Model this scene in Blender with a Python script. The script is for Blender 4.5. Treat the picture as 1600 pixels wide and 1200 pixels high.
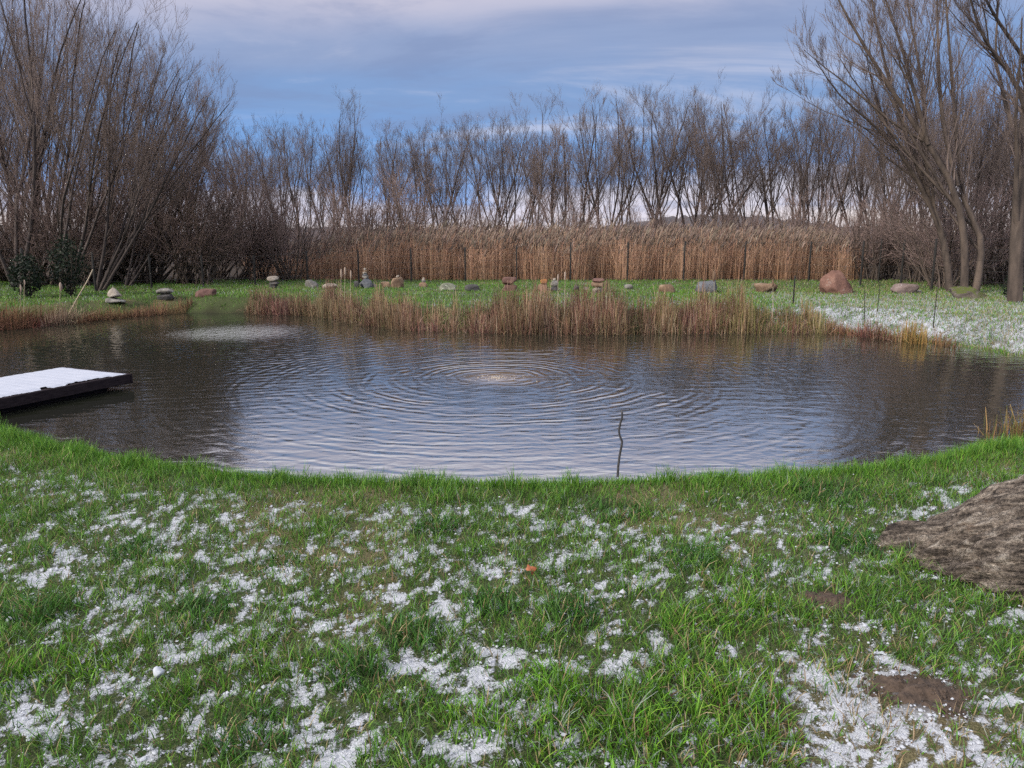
import bpy, math, random
import numpy as np
from mathutils import Vector

# ------------------------------------------------------------------ camera, world, sun, exposure
for o in list(bpy.data.objects):
    bpy.data.objects.remove(o)
scene = bpy.context.scene
COL = scene.collection
F_PX, PITCH, CAM_H = 1180.0, math.radians(11.0), 1.6
cam_d = bpy.data.cameras.new("camera")
cam_d.sensor_width = 36.0
cam_d.lens = 36.0 * F_PX / 1600.0
cam_d.clip_start, cam_d.clip_end = 0.05, 6000.0
cam = bpy.data.objects.new("camera", cam_d)
COL.objects.link(cam)
cam.location = (0, 0, CAM_H)
cam.rotation_euler = (math.pi / 2 - PITCH, 0, 0)
scene.camera = cam

SUN_EL, SUN_AZ = math.radians(30), math.radians(-128)     # azimuth clockwise from +Y: low sun behind the left shoulder
sd = bpy.data.lights.new("sun", 'SUN')
sd.energy, sd.angle, sd.color = 4.0, math.radians(12), (1.0, 0.92, 0.80)
sun = bpy.data.objects.new("sun", sd)
COL.objects.link(sun)
sdir = Vector((math.sin(SUN_AZ) * math.cos(SUN_EL), math.cos(SUN_AZ) * math.cos(SUN_EL), math.sin(SUN_EL)))
sun.rotation_euler = sdir.to_track_quat('Z', 'Y').to_euler()

world = bpy.data.worlds.new("World")
scene.world = world
world.use_nodes = True
wn, wl = world.node_tree.nodes, world.node_tree.links
wn.clear()


def wnode(t, **k):
    n = wn.new(t)
    for a, b in k.items():
        setattr(n, a, b)
    return n


def wmath(op, a, b=None):
    n = wnode('ShaderNodeMath', operation=op)
    for i, v in enumerate((a, b)):
        if v is None:
            continue
        if isinstance(v, (int, float)):
            n.inputs[i].default_value = v
        else:
            wl.new(v, n.inputs[i])
    return n.outputs[0]


def wramp(fac, stops, interp='EASE'):
    n = wnode('ShaderNodeValToRGB')
    r = n.color_ramp
    r.interpolation = interp
    while len(r.elements) < len(stops):
        r.elements.new(0.5)
    for e, (p, c) in zip(r.elements, stops):
        e.position = p
        e.color = (*c, 1) if len(c) == 3 else c
    wl.new(fac, n.inputs[0])
    return n.outputs[0]


def wmix(f, a, b):
    n = wnode('ShaderNodeMix', data_type='RGBA')
    if isinstance(f, (int, float)):
        n.inputs[0].default_value = f
    else:
        wl.new(f, n.inputs[0])
    for i, v in ((6, a), (7, b)):
        if isinstance(v, tuple):
            n.inputs[i].default_value = (*v, 1)
        else:
            wl.new(v, n.inputs[i])
    return n.outputs[2]


tc = wnode('ShaderNodeTexCoord')
sep = wnode('ShaderNodeSeparateXYZ')
wl.new(tc.outputs['Generated'], sep.inputs[0])
zc = wmath('MAXIMUM', sep.outputs[2], 0.0)
den = wmath('ADD', zc, 0.16)
cx, cy = wmath('DIVIDE', sep.outputs[0], den), wmath('DIVIDE', sep.outputs[1], den)
comb = wnode('ShaderNodeCombineXYZ')
wl.new(cx, comb.inputs[0]); wl.new(cy, comb.inputs[1])
n1 = wnode('ShaderNodeTexNoise', noise_dimensions='3D')
n1.inputs['Scale'].default_value = 0.55
n1.inputs['Detail'].default_value = 5
n1.inputs['Roughness'].default_value = 0.5
n1.inputs['Distortion'].default_value = 0.35
mp = wnode('ShaderNodeMapping')
mp.inputs['Location'].default_value = (3.1, 1.7, 0.4)
mp.inputs['Scale'].default_value = (0.75, 1.15, 1.0)
wl.new(comb.outputs[0], mp.inputs[0]); wl.new(mp.outputs[0], n1.inputs['Vector'])
n2 = wnode('ShaderNodeTexNoise')
n2.inputs['Scale'].default_value = 1.3
n2.inputs['Detail'].default_value = 8
n2.inputs['Roughness'].default_value = 0.6
n2.inputs['Distortion'].default_value = 0.5
mp2 = wnode('ShaderNodeMapping')
mp2.inputs['Location'].default_value = (7.3, -2.2, 1.0)
mp2.inputs['Scale'].default_value = (0.7, 1.5, 1.0)
wl.new(comb.outputs[0], mp2.inputs[0]); wl.new(mp2.outputs[0], n2.inputs['Vector'])
# elevation warped by the cloud noise so that bands are not ruled
zw = wmath('ADD', zc, wmath('MULTIPLY', wmath('SUBTRACT', n1.outputs[0], 0.5), 0.19))
zw = wmath('MAXIMUM', zw, 0.0)
cloud = wramp(zw, [(0.0, (.86, .77, .76)), (0.04, (.70, .68, .82)), (0.075, (.21, .40, .82)), (0.135, (.17, .36, .74)),
                   (0.19, (.21, .34, .61)), (0.235, (.28, .36, .57)), (0.29, (.58, .56, .68)), (0.36, (1.02, 1.0, 1.08)), (0.75, (1.28, 1.27, 1.33))])
pale = wramp(n2.outputs[0], [(0.50, (0, 0, 0)), (0.74, (1, 1, 1))])
palef = wmath('MULTIPLY', pale, 0.5)
dark = wramp(n2.outputs[0], [(0.34, (1, 1, 1)), (0.52, (0, 0, 0))])
darkf = wmath('MULTIPLY', dark, 0.5)
cloud = wmix(palef, cloud, (.72, .70, .80))
cloud = wmix(darkf, cloud, (.20, .27, .47))
sky = wnode('ShaderNodeTexSky', sky_type='NISHITA')
sky.sun_disc = False
sky.sun_elevation, sky.sun_rotation = SUN_EL, SUN_AZ
sky.altitude, sky.air_density, sky.dust_density = 20, 1.0, 0.6
bg1 = wnode('ShaderNodeBackground'); bg1.inputs[1].default_value = 0.05
wl.new(sky.outputs[0], bg1.inputs[0])
bg2 = wnode('ShaderNodeBackground'); bg2.inputs[1].default_value = 1.02
wl.new(cloud, bg2.inputs[0])
mx = wnode('ShaderNodeMixShader'); mx.inputs[0].default_value = 0.90
wl.new(bg1.outputs[0], mx.inputs[1]); wl.new(bg2.outputs[0], mx.inputs[2])
wo = wnode('ShaderNodeOutputWorld')
wl.new(mx.outputs[0], wo.inputs[0])

vs = scene.view_settings
vs.view_transform, vs.look, vs.gamma, vs.exposure, vs.use_curve_mapping = 'Standard', 'None', 1.0, 0.16, False
scene.render.engine = 'CYCLES'
scene.cycles.max_bounces = 4
scene.cycles.diffuse_bounces = 2
scene.cycles.glossy_bounces = 2
scene.cycles.transparent_max_bounces = 4
scene.cycles.caustics_reflective = scene.cycles.caustics_refractive = False
scene.cycles.use_denoising = False
scene.cycles.use_adaptive_sampling = True
scene.cycles.adaptive_threshold = 0.03
scene.cycles.debug_use_spatial_splits = True

# ------------------------------------------------------------------ geometry helpers
_FW = np.array([0, math.cos(PITCH), -math.sin(PITCH)])
_UP = np.array([0, math.sin(PITCH), math.cos(PITCH)])
_RT = np.array([1.0, 0, 0])


def ray(u, v):
    return _FW + _RT * (u - 800) / F_PX + _UP * (600 - v) / F_PX


def at_z(u, v, z):
    d = ray(u, v)
    t = (z - CAM_H) / d[2]
    return np.array([0, 0, CAM_H]) + d * t


def at_y(u, v, y):
    d = ray(u, v)
    return np.array([0, 0, CAM_H]) + d * (y / d[1])


def smooth(a, b, x):
    t = np.clip((x - a) / (b - a), 0, 1)
    return t * t * (3 - 2 * t)


def _hash(ix, iy, iz, seed):
    h = (ix * 374761393 + iy * 668265263 + iz * 2147483647 + seed * 974711) & 0xFFFFFFFF
    h = ((h ^ (h >> 13)) * 1274126177) & 0xFFFFFFFF
    h = (h ^ (h >> 16)) & 0xFFFFFFFF
    return h.astype(np.float64) / 4294967295.0


def noise(x, y, z=None, seed=0):
    x = np.asarray(x, float); y = np.asarray(y, float)
    z = np.zeros_like(x) if z is None else np.asarray(z, float)
    ix, iy, iz = np.floor(x).astype(np.int64), np.floor(y).astype(np.int64), np.floor(z).astype(np.int64)
    fx, fy, fz = x - ix, y - iy, z - iz
    fx, fy, fz = [f * f * (3 - 2 * f) for f in (fx, fy, fz)]
    r = 0
    for dx in (0, 1):
        for dy in (0, 1):
            for dz in (0, 1):
                w = (fx if dx else 1 - fx) * (fy if dy else 1 - fy) * (fz if dz else 1 - fz)
                r = r + w * _hash(ix + dx, iy + dy, iz + dz, seed)
    return r


def fbm(x, y, z=None, seed=0, octv=4, gain=0.5):
    a, s, t, f = 1.0, 0, 0, 1.0
    for i in range(octv):
        s = s + a * noise(np.asarray(x) * f, np.asarray(y) * f, None if z is None else np.asarray(z) * f, seed + i * 17)
        t += a
        a *= gain
        f *= 2.03
    return s / t


def new_mesh(name, V, faces, col=None, smooth_=False, attrs=None, mat_idx=None):
    """V (n,3); faces: list of int arrays (m,k)"""
    me = bpy.data.meshes.new(name)
    V = np.ascontiguousarray(V, np.float32)
    faces = [np.asarray(f, np.int32) for f in faces if len(f)]
    loops = np.concatenate([f.ravel() for f in faces])
    tot = np.concatenate([np.full(len(f), f.shape[1], np.int32) for f in faces])
    start = np.concatenate([[0], np.cumsum(tot)[:-1]]).astype(np.int32)
    me.vertices.add(len(V)); me.vertices.foreach_set('co', V.ravel())
    me.loops.add(len(loops)); me.loops.foreach_set('vertex_index', loops)
    me.polygons.add(len(tot)); me.polygons.foreach_set('loop_start', start)
    try:
        me.polygons.foreach_set('loop_total', tot)
    except Exception:
        pass
    if smooth_:
        me.polygons.foreach_set('use_smooth', np.ones(len(tot), bool))
    if col is not None:
        a = me.color_attributes.new('Col', 'FLOAT_COLOR', 'POINT')
        c = np.ones((len(V), 4), np.float32)
        c[:, :3] = col
        a.data.foreach_set('color', c.ravel())
    for k, v in (attrs or {}).items():
        a = me.attributes.new(k, 'FLOAT', 'POINT')
        a.data.foreach_set('value', np.ascontiguousarray(v, np.float32))
    me.update(calc_edges=True)
    return me


def add(name, me, mat=None, parent=None, loc=None, label=None, cat=None, group=None, kind=None):
    o = bpy.data.objects.new(name, me)
    COL.objects.link(o)
    if mat is not None and me is not None and not me.materials:
        me.materials.append(mat)
    if parent is not None:
        o.parent = parent
    if loc is not None:
        o.location = loc
    if label: o['label'] = label
    if cat: o['category'] = cat
    if group: o['group'] = group
    if kind: o['kind'] = kind
    return o


def tubes(P, R, k, cap=False):
    """P (B,n,3) polylines, R (B,n) radii -> verts, quads"""
    B, n, _ = P.shape
    T = np.gradient(P, axis=1)
    T /= np.linalg.norm(T, axis=2, keepdims=True) + 1e-9
    ref = np.where(np.abs(T[..., 2:3]) < 0.9, np.array([0, 0, 1.0]), np.array([1.0, 0, 0]))
    ref = np.repeat(ref[:, :1], n, axis=1)
    a = np.cross(T, ref); a /= np.linalg.norm(a, axis=2, keepdims=True) + 1e-9
    b = np.cross(T, a)
    th = np.arange(k) * 2 * math.pi / k
    V = P[:, :, None, :] + R[:, :, None, None] * (np.cos(th)[None, None, :, None] * a[:, :, None, :] + np.sin(th)[None, None, :, None] * b[:, :, None, :])
    V = V.reshape(-1, 3)
    base = (np.arange(B) * n * k)[:, None, None]
    i = np.arange(n - 1)[None, :, None] * k
    j = np.arange(k)[None, None, :]
    jn = (j + 1) % k
    q = np.stack([base + i + j, base + i + jn, base + i + k + jn, base + i + k + j], -1).reshape(-1, 4)
    return V, q


class Acc:
    def __init__(s):
        s.V, s.Q, s.T, s.C, s.n = [], [], [], [], 0

    def put(s, V, q=None, t=None, col=None):
        s.V.append(V)
        if q is not None: s.Q.append(np.asarray(q) + s.n)
        if t is not None: s.T.append(np.asarray(t) + s.n)
        if col is not None:
            s.C.append(np.broadcast_to(col, (len(V), 3)))
        s.n += len(V)

    def mesh(s, name, smooth_=False):
        f = []
        if s.Q: f.append(np.concatenate(s.Q))
        if s.T: f.append(np.concatenate(s.T))
        return new_mesh(name, np.concatenate(s.V), f, np.concatenate(s.C) if s.C else None, smooth_)


# ------------------------------------------------------------------ materials
def mat_new(name):
    m = bpy.data.materials.new(name)
    m.use_nodes = True
    nt = m.node_tree
    b = nt.nodes['Principled BSDF']
    return m, nt.nodes, nt.links, b


def N(nodes, t, **k):
    n = nodes.new(t)
    for a, b in k.items():
        setattr(n, a, b)
    return n


def noise_node(nodes, links, scale, detail=4, rough=0.55, vec=None, dist=0.0):
    n = N(nodes, 'ShaderNodeTexNoise')
    n.inputs['Scale'].default_value = scale
    n.inputs['Detail'].default_value = detail
    n.inputs['Roughness'].default_value = rough
    n.inputs['Distortion'].default_value = dist
    if vec is not None:
        links.new(vec, n.inputs['Vector'])
    return n.outputs[0]


def ramp(nodes, links, fac, stops, interp='LINEAR'):
    n = N(nodes, 'ShaderNodeValToRGB')
    r = n.color_ramp
    r.interpolation = interp
    while len(r.elements) < len(stops):
        r.elements.new(0.5)
    for e, (p, c) in zip(r.elements, stops):
        e.position = p
        e.color = (*c, 1)
    links.new(fac, n.inputs[0])
    return n.outputs[0]


def mixc(nodes, links, f, a, b, blend='MIX'):
    n = N(nodes, 'ShaderNodeMix', data_type='RGBA', blend_type=blend)
    for i, v in ((0, f), (6, a), (7, b)):
        if isinstance(v, (int, float)):
            n.inputs[i].default_value = v
        elif isinstance(v, tuple):
            n.inputs[i].default_value = (*v, 1)
        else:
            links.new(v, n.inputs[i])
    return n.outputs[2]


def mth(nodes, links, op, a, b=None, c=None):
    n = N(nodes, 'ShaderNodeMath', operation=op)
    for i, v in enumerate((a, b, c)):
        if v is None: continue
        if isinstance(v, (int, float)):
            n.inputs[i].default_value = v
        else:
            links.new(v, n.inputs[i])
    return n.outputs[0]


def bump(nodes, links, height, bsdf, strength=0.5, dist=0.02):
    n = N(nodes, 'ShaderNodeBump')
    n.inputs['Strength'].default_value = strength
    n.inputs['Distance'].default_value = dist
    links.new(height, n.inputs['Height'])
    links.new(n.outputs[0], bsdf.inputs['Normal'])
    return n


def mat_vcol(name, rough=0.6, transl=0.0, spec=0.3):
    m, nd, lk, b = mat_new(name)
    a = N(nd, 'ShaderNodeAttribute', attribute_name='Col')
    lk.new(a.outputs['Color'], b.inputs['Base Color'])
    b.inputs['Roughness'].default_value = rough
    b.inputs['Specular IOR Level'].default_value = spec
    if transl > 0:
        t = N(nd, 'ShaderNodeBsdfTranslucent')
        lk.new(a.outputs['Color'], t.inputs['Color'])
        mxs = N(nd, 'ShaderNodeMixShader')
        mxs.inputs[0].default_value = transl
        lk.new(b.outputs[0], mxs.inputs[1]); lk.new(t.outputs[0], mxs.inputs[2])
        lk.new(mxs.outputs[0], nd['Material Output'].inputs[0])
    return m


def mat_bark(name, c1, c2, scale=6.0, warm=None):
    m, nd, lk, b = mat_new(name)
    t = N(nd, 'ShaderNodeTexCoord')
    mpn = N(nd, 'ShaderNodeMapping')
    mpn.inputs['Scale'].default_value = (1, 1, 0.25)
    lk.new(t.outputs['Object'], mpn.inputs[0])
    n = noise_node(nd, lk, scale, 5, 0.6, mpn.outputs[0])
    c = ramp(nd, lk, n, [(0.32, c1), (0.68, c2)])
    info = N(nd, 'ShaderNodeObjectInfo')
    v = mth(nd, lk, 'MULTIPLY_ADD', info.outputs['Random'], 0.5, 0.75)
    c = mixc(nd, lk, 1.0, c, v, 'MULTIPLY')
    lk.new(c, b.inputs['Base Color'])
    b.inputs['Roughness'].default_value = 0.85
    b.inputs['Specular IOR Level'].default_value = 0.2
    bump(nd, lk, n, b, 0.6, 0.03)
    return m


def mat_stone(name, c1, c2, c3, scale=3.0, lichen=None, rough=0.85):
    m, nd, lk, b = mat_new(name)
    t = N(nd, 'ShaderNodeTexCoord')
    n = noise_node(nd, lk, scale, 6, 0.6, t.outputs['Object'])
    n2 = noise_node(nd, lk, scale * 9, 4, 0.7, t.outputs['Object'])
    c = ramp(nd, lk, n, [(0.3, c1), (0.52, c2), (0.72, c3)])
    g = ramp(nd, lk, n2, [(0.3, (0.6, 0.6, 0.6)), (0.7, (1.15, 1.12, 1.1))])
    c = mixc(nd, lk, 1.0, c, g, 'MULTIPLY')
    if lichen:
        n3 = noise_node(nd, lk, scale * 1.6, 5, 0.65, t.outputs['Object'], 0.6)
        f = ramp(nd, lk, n3, [(lichen[1], (0, 0, 0)), (lichen[1] + 0.09, (1, 1, 1))])
        if len(lichen) > 2:   # only on upward faces
            ge = N(nd, 'ShaderNodeNewGeometry')
            sx = N(nd, 'ShaderNodeSeparateXYZ')
            lk.new(ge.outputs['Normal'], sx.inputs[0])
            up = ramp(nd, lk, sx.outputs[2], [(0.25, (0, 0, 0)), (0.7, (1, 1, 1))])
            f = mth(nd, lk, 'MULTIPLY', f, up)
        c = mixc(nd, lk, f, c, lichen[0])
    lk.new(c, b.inputs['Base Color'])
    b.inputs['Roughness'].default_value = rough
    b.inputs['Specular IOR Level'].default_value = 0.25
    hh = mth(nd, lk, 'ADD', n, mth(nd, lk, 'MULTIPLY', n2, 0.35))
    bump(nd, lk, hh, b, 0.7, 0.05)
    return m


def mat_plain(name, c1, c2, scale=8.0, rough=0.7, metal=0.0, stretch=(1, 1, 1), bstr=0.3):
    m, nd, lk, b = mat_new(name)
    t = N(nd, 'ShaderNodeTexCoord')
    mpn = N(nd, 'ShaderNodeMapping')
    mpn.inputs['Scale'].default_value = stretch
    lk.new(t.outputs['Object'], mpn.inputs[0])
    n = noise_node(nd, lk, scale, 5, 0.6, mpn.outputs[0])
    lk.new(ramp(nd, lk, n, [(0.3, c1), (0.7, c2)]), b.inputs['Base Color'])
    b.inputs['Roughness'].default_value = rough
    b.inputs['Metallic'].default_value = metal
    bump(nd, lk, n, b, bstr, 0.01)
    return m


# ------------------------------------------------------------------ pond outline and ground height
WATER_Z = -0.5
crest = [(0, 618), (100, 648), (200, 680), (300, 703), (400, 721), (500, 733), (600, 741), (700, 745), (850, 745), (1000, 742),
         (1100, 736), (1200, 728), (1300, 713), (1400, 693), (1500, 670), (1560, 650), (1610, 628)]
far = [(1700, 585), (1600, 563), (1500, 543), (1400, 533), (1300, 520), (1150, 519), (1000, 521), (900, 521), (800, 520), (700, 517), (640, 515),
       (560, 505), (500, 494), (430, 491), (380, 489), (290, 489), (200, 496), (100, 507), (0, 516), (-120, 524)]
poly = []
for u, v in crest:
    p = at_z(u, v, -0.05)[:2]
    d = p / np.linalg.norm(p)
    poly.append(p + d * 0.62)
poly += [np.array([6.35, 8.6]), np.array([8.0, 10.0])]
for u, v in far:
    poly.append(at_z(u, v, WATER_Z)[:2])
poly += [np.array([-16.5, 14.0]), np.array([-14.5, 9.5]), np.array([-9.0, 7.6])]
POLY = np.array(poly)


def chaikin(P, n=2):
    for _ in range(n):
        Q = np.roll(P, -1, axis=0)
        P = np.stack([0.75 * P + 0.25 * Q, 0.25 * P + 0.75 * Q], 1).reshape(-1, 2)
    return P


POLY = chaikin(POLY, 1)


def sdist(x, y):
    """signed distance to the pond outline, positive on land"""
    x = np.asarray(x, float); y = np.asarray(y, float)
    sh = x.shape
    x, y = x.ravel(), y.ravel()
    d2 = np.full(x.shape, 1e18)
    inside = np.zeros(x.shape, bool)
    A, B = POLY, np.roll(POLY, -1, axis=0)
    for (ax, ay), (bx, by) in zip(A, B):
        ex, ey = bx - ax, by - ay
        t = np.clip(((x - ax) * ex + (y - ay) * ey) / (ex * ex + ey * ey + 1e-12), 0, 1)
        d2 = np.minimum(d2, (x - ax - t * ex) ** 2 + (y - ay - t * ey) ** 2)
        c = ((ay > y) != (by > y)) & (x < (bx - ax) * (y - ay) / (by - ay + 1e-12) + ax)
        inside ^= c
    d = np.sqrt(d2)
    return np.where(inside, -d, d).reshape(sh)


def height(x, y, s=None):
    x = np.asarray(x, float); y = np.asarray(y, float)
    if s is None:
        s = sdist(x, y)
    farf = smooth(7, 14, y)
    lawn = -0.10 * farf + 0.10 * smooth(26, 60, y)
    r = np.hypot(x, y)
    lawn = lawn + 0.05 * (fbm(x * 0.7, y * 0.7, seed=3) - 0.5) + 0.028 * (fbm(x * 3.1, y * 3.1, seed=5, octv=3) - 0.5) * (r < 40)
    w = 1.05 + 0.25 * farf + 1.2 * smooth(5, 9, x) * farf
    w = w * (1 - .62 * farf * smooth(-9.6, -8.6, x) * smooth(-6.0, -6.9, x))
    k = smooth(-0.02, 1.0, s / w)
    z = lawn + (WATER_Z - 0.05 - lawn) * (1 - k)
    z = np.where(s < 0, WATER_Z - 0.05 - np.minimum(0.9, -s * 0.45), z)
    # soil heaps in the near lawn
    for (mx_, my_, rad, hh) in HEAPS:
        d = np.hypot(x - mx_, (y - my_) * 1.2)
        z = z + hh * np.exp(-(d / rad) ** 2)
    return z


HEAPS = []
for (u, v, rad, hh) in ((1292, 945, 0.10, 0.012), (1440, 1090, 0.12, 0.015)):
    p = at_z(u, v, 0.0)
    HEAPS.append((p[0], p[1], rad, hh))


def ground_px(u, v):
    """world point where the ray through a photo pixel meets the ground"""
    d = ray(u, v)
    t = np.concatenate([np.linspace(1.5, 12, 800), np.linspace(12, 90, 2400)])
    P = np.array([0, 0, CAM_H]) + d[None] * t[:, None]
    h = height(P[:, 0], P[:, 1])
    i = np.argmax(P[:, 2] < h)
    if P[i, 2] >= h[i]:
        i = len(t) - 1
    return np.array([P[i, 0], P[i, 1], h[i]])


# snow cover on the lawn (0..1)
BLOBS = []     # (u, v, radius m, weight)
for (u, v, r_, w_) in ((795, 797, .26, .55), (640, 805, .30, .35), (910, 828, .17, .5), (1020, 853, .17, .5), (310, 1012, .24, .6), (225, 742, .3, .5),
                       (1255, 905, .17, .7), (1500, 770, .28, .55), (1290, 1080, .22, .6), (1400, 1060, .22, .6), (1360, 1130, .25, .6),
                       (1300, 1190, .25, .6), (850, 1140, .08, .6), (890, 1060, .10, .5), (480, 1150, .12, .5), (550, 840, .2, .4), (700, 860, .25, .35),
                       (440, 1060, .15, .4), (200, 930, .2, .35), (60, 905, .2, .3), (1150, 850, .22, .35), (1050, 890, .2, .35), (60, 1130, .15, .45),
                       (1500, 1110, .12, .6), (1260, 1000, .12, .3), (40, 725, .5, .3), (1440, 870, .22, .3), (1500, 1165, .2, .4), (740, 1000, .15, .25),
                       (1080, 960, -.25, -.5), (640, 985, -.16, -.5), (770, 940, -.13, -.4), (310, 955, -.14, -.4), (1050, 1120, -.35, -.6),
                       (480, 860, -.2, -.2), (1180, 1000, -.2, -.4), (120, 1020, -.2, -.4), (1350, 780, -.35, -.4)):
    p = at_z(u, v, 0.0)
    BLOBS.append((p[0], p[1], abs(r_), w_))


def snow_amt(x, y, s):
    n = fbm(x * 1.7, y * 1.7, seed=21, octv=3)
    n2 = fbm(x * 12.0, y * 12.0, seed=33, octv=3)
    n3 = fbm(x * 34.0, y * 34.0, seed=37, octv=2)
    a = (n - 0.5) * 0.45 + (n2 - 0.5) * 1.25 + (n3 - 0.5) * 1.7 + 0.29
    wob_ = (n2 - 0.5) * 0.30
    for (bx, by, br, w) in BLOBS:
        d2 = (x - bx) ** 2 + ((y - by) * 1.3) ** 2
        a = a + (.62 if y.size and bx > 1.0 and by < 3.2 else .45) * w * np.exp(-(np.sqrt(d2) + wob_ * (1 if w > 0 else 0)) ** 2 / (br * br * .55))
    near = smooth(1.0, 1.55, s)
    farf = smooth(9, 14, y)
    # far bank: white on the right, green with thin streaks on the left
    fa = 0.10 + 0.30 * smooth(5.0, 9.0, x) * smooth(25, 22.5, y) + 0.18 * smooth(-5, 1, x) * smooth(25, 19, y) + (n - 0.5) * 0.4 + (n2 - 0.5) * .30 + (n3 - .5) * .5
    fa = fa * np.where(x < 4, smooth(.9, 1.6, s), smooth(.2, .7, s))
    return np.clip(np.where(farf > 0.5, fa, a * near), 0, 1)


# one ground sheet: polar rings, finer towards the viewer
az_f = np.radians(np.linspace(-62, 62, 430))
az_b = np.radians(np.linspace(62, 298, 60))[1:-1]
az = np.concatenate([az_f, az_b])
rad = [0.9]
while rad[-1] < 60:
    rad.append(rad[-1] * 1.0145)
while rad[-1] < 4500:
    rad.append(rad[-1] * 1.16)
rad = np.array(rad)
RR, AA = np.meshgrid(rad, az, indexing='ij')
gx, gy = RR * np.sin(AA), RR * np.cos(AA)
gs = sdist(gx, gy)
gz = height(gx, gy, gs)
gsn = snow_amt(gx, gy, gs)
gsoil = np.zeros_like(gx)
for (mx_, my_, r_, hh) in HEAPS:
    dd = np.hypot(gx - mx_, (gy - my_) * 1.2)
    gsoil = np.maximum(gsoil, smooth(1.7 * r_, 0.7 * r_, dd + 0.06 * (fbm(gx * 14, gy * 14, seed=8) - 0.5)))
gdry = .7 * smooth(0.54, 0.70, fbm(gx * 1.1 + 9, gy * 1.1, seed=55))
pst = at_z(1400, 1140, 0)
gdry = np.maximum(gdry, np.exp(-((gx - pst[0]) ** 2 + (gy - pst[1]) ** 2) / 0.14))
gwet = smooth(0.25, -0.05, gs)
gwild = smooth(29.5, 31.0, gy + 0.7 * (fbm(gx * 0.3, gy * 0.3, seed=2) - .5))
nr, na = gx.shape
idx = np.arange(nr * na).reshape(nr, na)
i0 = idx[:-1, :]; i1 = idx[1:, :]
quads = np.stack([i0, i1, np.roll(i1, -1, 1), np.roll(i0, -1, 1)], -1).reshape(-1, 4)
GV = np.stack([gx, gy, gz], -1).reshape(-1, 3)
cen = len(GV)
GV = np.vstack([GV, [[0, 0, float(gz[0].mean())]]])
tris = np.stack([np.full(na, cen), idx[0], np.roll(idx[0], -1)], -1)
ap = lambda a: np.append(a.ravel(), a.ravel()[0])
gme = new_mesh('ground', GV, [quads, tris], smooth_=True,
               attrs={'snow': ap(gsn), 'soil': ap(gsoil), 'dry': ap(gdry), 'wet': ap(gwet), 'wild': ap(gwild)})

m_ground, nd, lk, b = mat_new('lawn_soil')
tcn = N(nd, 'ShaderNodeTexCoord')
pos = tcn.outputs['Object']
att = lambda k: N(nd, 'ShaderNodeAttribute', attribute_name=k).outputs['Fac']
nA = noise_node(nd, lk, 5.0, 6, 0.65, pos)
nB = noise_node(nd, lk, 38.0, 5, 0.65, pos)
nC = noise_node(nd, lk, 130.0, 3, 0.7, pos)
green = ramp(nd, lk, nC, [(0.3, (.020, .026, .012)), (0.5, (.045, .065, .022)), (0.72, (.13, .135, .065))])
straw = ramp(nd, lk, nC, [(0.3, (.10, .070, .040)), (0.55, (.22, .165, .10)), (0.75, (.36, .29, .19))])
soil = ramp(nd, lk, nB, [(0.3, (.018, .013, .010)), (0.7, (.060, .044, .034))])
dryf = mth(nd, lk, 'MULTIPLY', att('dry'), mth(nd, lk, 'MULTIPLY_ADD', nA, 1.3, -0.05))
c = mixc(nd, lk, dryf, green, straw)
wild = ramp(nd, lk, nA, [(0.3, (.030, .022, .018)), (0.7, (.075, .055, .040))])
c = mixc(nd, lk, att('wild'), c, wild)
sn = mth(nd, lk, 'ADD', att('snow'), mth(nd, lk, 'MULTIPLY', mth(nd, lk, 'SUBTRACT', nC, 0.5), 1.1))
sn = mth(nd, lk, 'ADD', sn, mth(nd, lk, 'MULTIPLY', mth(nd, lk, 'SUBTRACT', nB, 0.5), 1.5))
snf = ramp(nd, lk, sn, [(0.36, (0, 0, 0)), (0.62, (1, 1, 1))])
snf = mth(nd, lk, 'MULTIPLY', snf, mth(nd, lk, 'SUBTRACT', 1.0, att('wild')))
c = mixc(nd, lk, att('soil'), c, soil)
snf = mth(nd, lk, 'MULTIPLY', snf, mth(nd, lk, 'SUBTRACT', 1.0, mth(nd, lk, 'MULTIPLY', att('soil'), 0.9)))
c = mixc(nd, lk, snf, c, (.47, .49, .545))
c = mixc(nd, lk, att('wet'), c, (.022, .018, .012))
lk.new(c, b.inputs['Base Color'])
b.inputs['Roughness'].default_value = 0.9
b.inputs['Specular IOR Level'].default_value = 0.2
hh = mth(nd, lk, 'ADD', mth(nd, lk, 'MULTIPLY', nB, 1.0), mth(nd, lk, 'MULTIPLY', nC, 0.35))
hh = mth(nd, lk, 'ADD', hh, mth(nd, lk, 'MULTIPLY', snf, 0.25))
bump(nd, lk, hh, b, 0.8, 0.02)
add('ground', gme, m_ground, label='snow-dusted green lawn running round the pond', kind='structure')

# ------------------------------------------------------------------ water
SRC1 = at_z(778, 590, WATER_Z)
SRC2 = at_z(348, 519, WATER_Z)
wx, wy = np.meshgrid(np.linspace(-18, 11, 60), np.linspace(4.5, 23, 40), indexing='ij')
wi = np.arange(wx.size).reshape(wx.shape)
wq = np.stack([wi[:-1, :-1], wi[1:, :-1], wi[1:, 1:], wi[:-1, 1:]], -1).reshape(-1, 4)
WV = np.stack([wx, wy, np.full_like(wx, WATER_Z)], -1).reshape(-1, 3)
keep = sdist(WV[:, 0], WV[:, 1]) < 0.9
wq = wq[keep[wq].any(1)]
wme = new_mesh('pond', WV, [wq], smooth_=True)
m_water, nd, lk, b = mat_new('pond_water')
g = N(nd, 'ShaderNodeNewGeometry')
P_ = g.outputs['Position']


def vdist(c):
    n = N(nd, 'ShaderNodeVectorMath', operation='DISTANCE')
    lk.new(P_, n.inputs[0]); n.inputs[1].default_value = tuple(float(q) for q in c)
    return n.outputs['Value']


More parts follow.
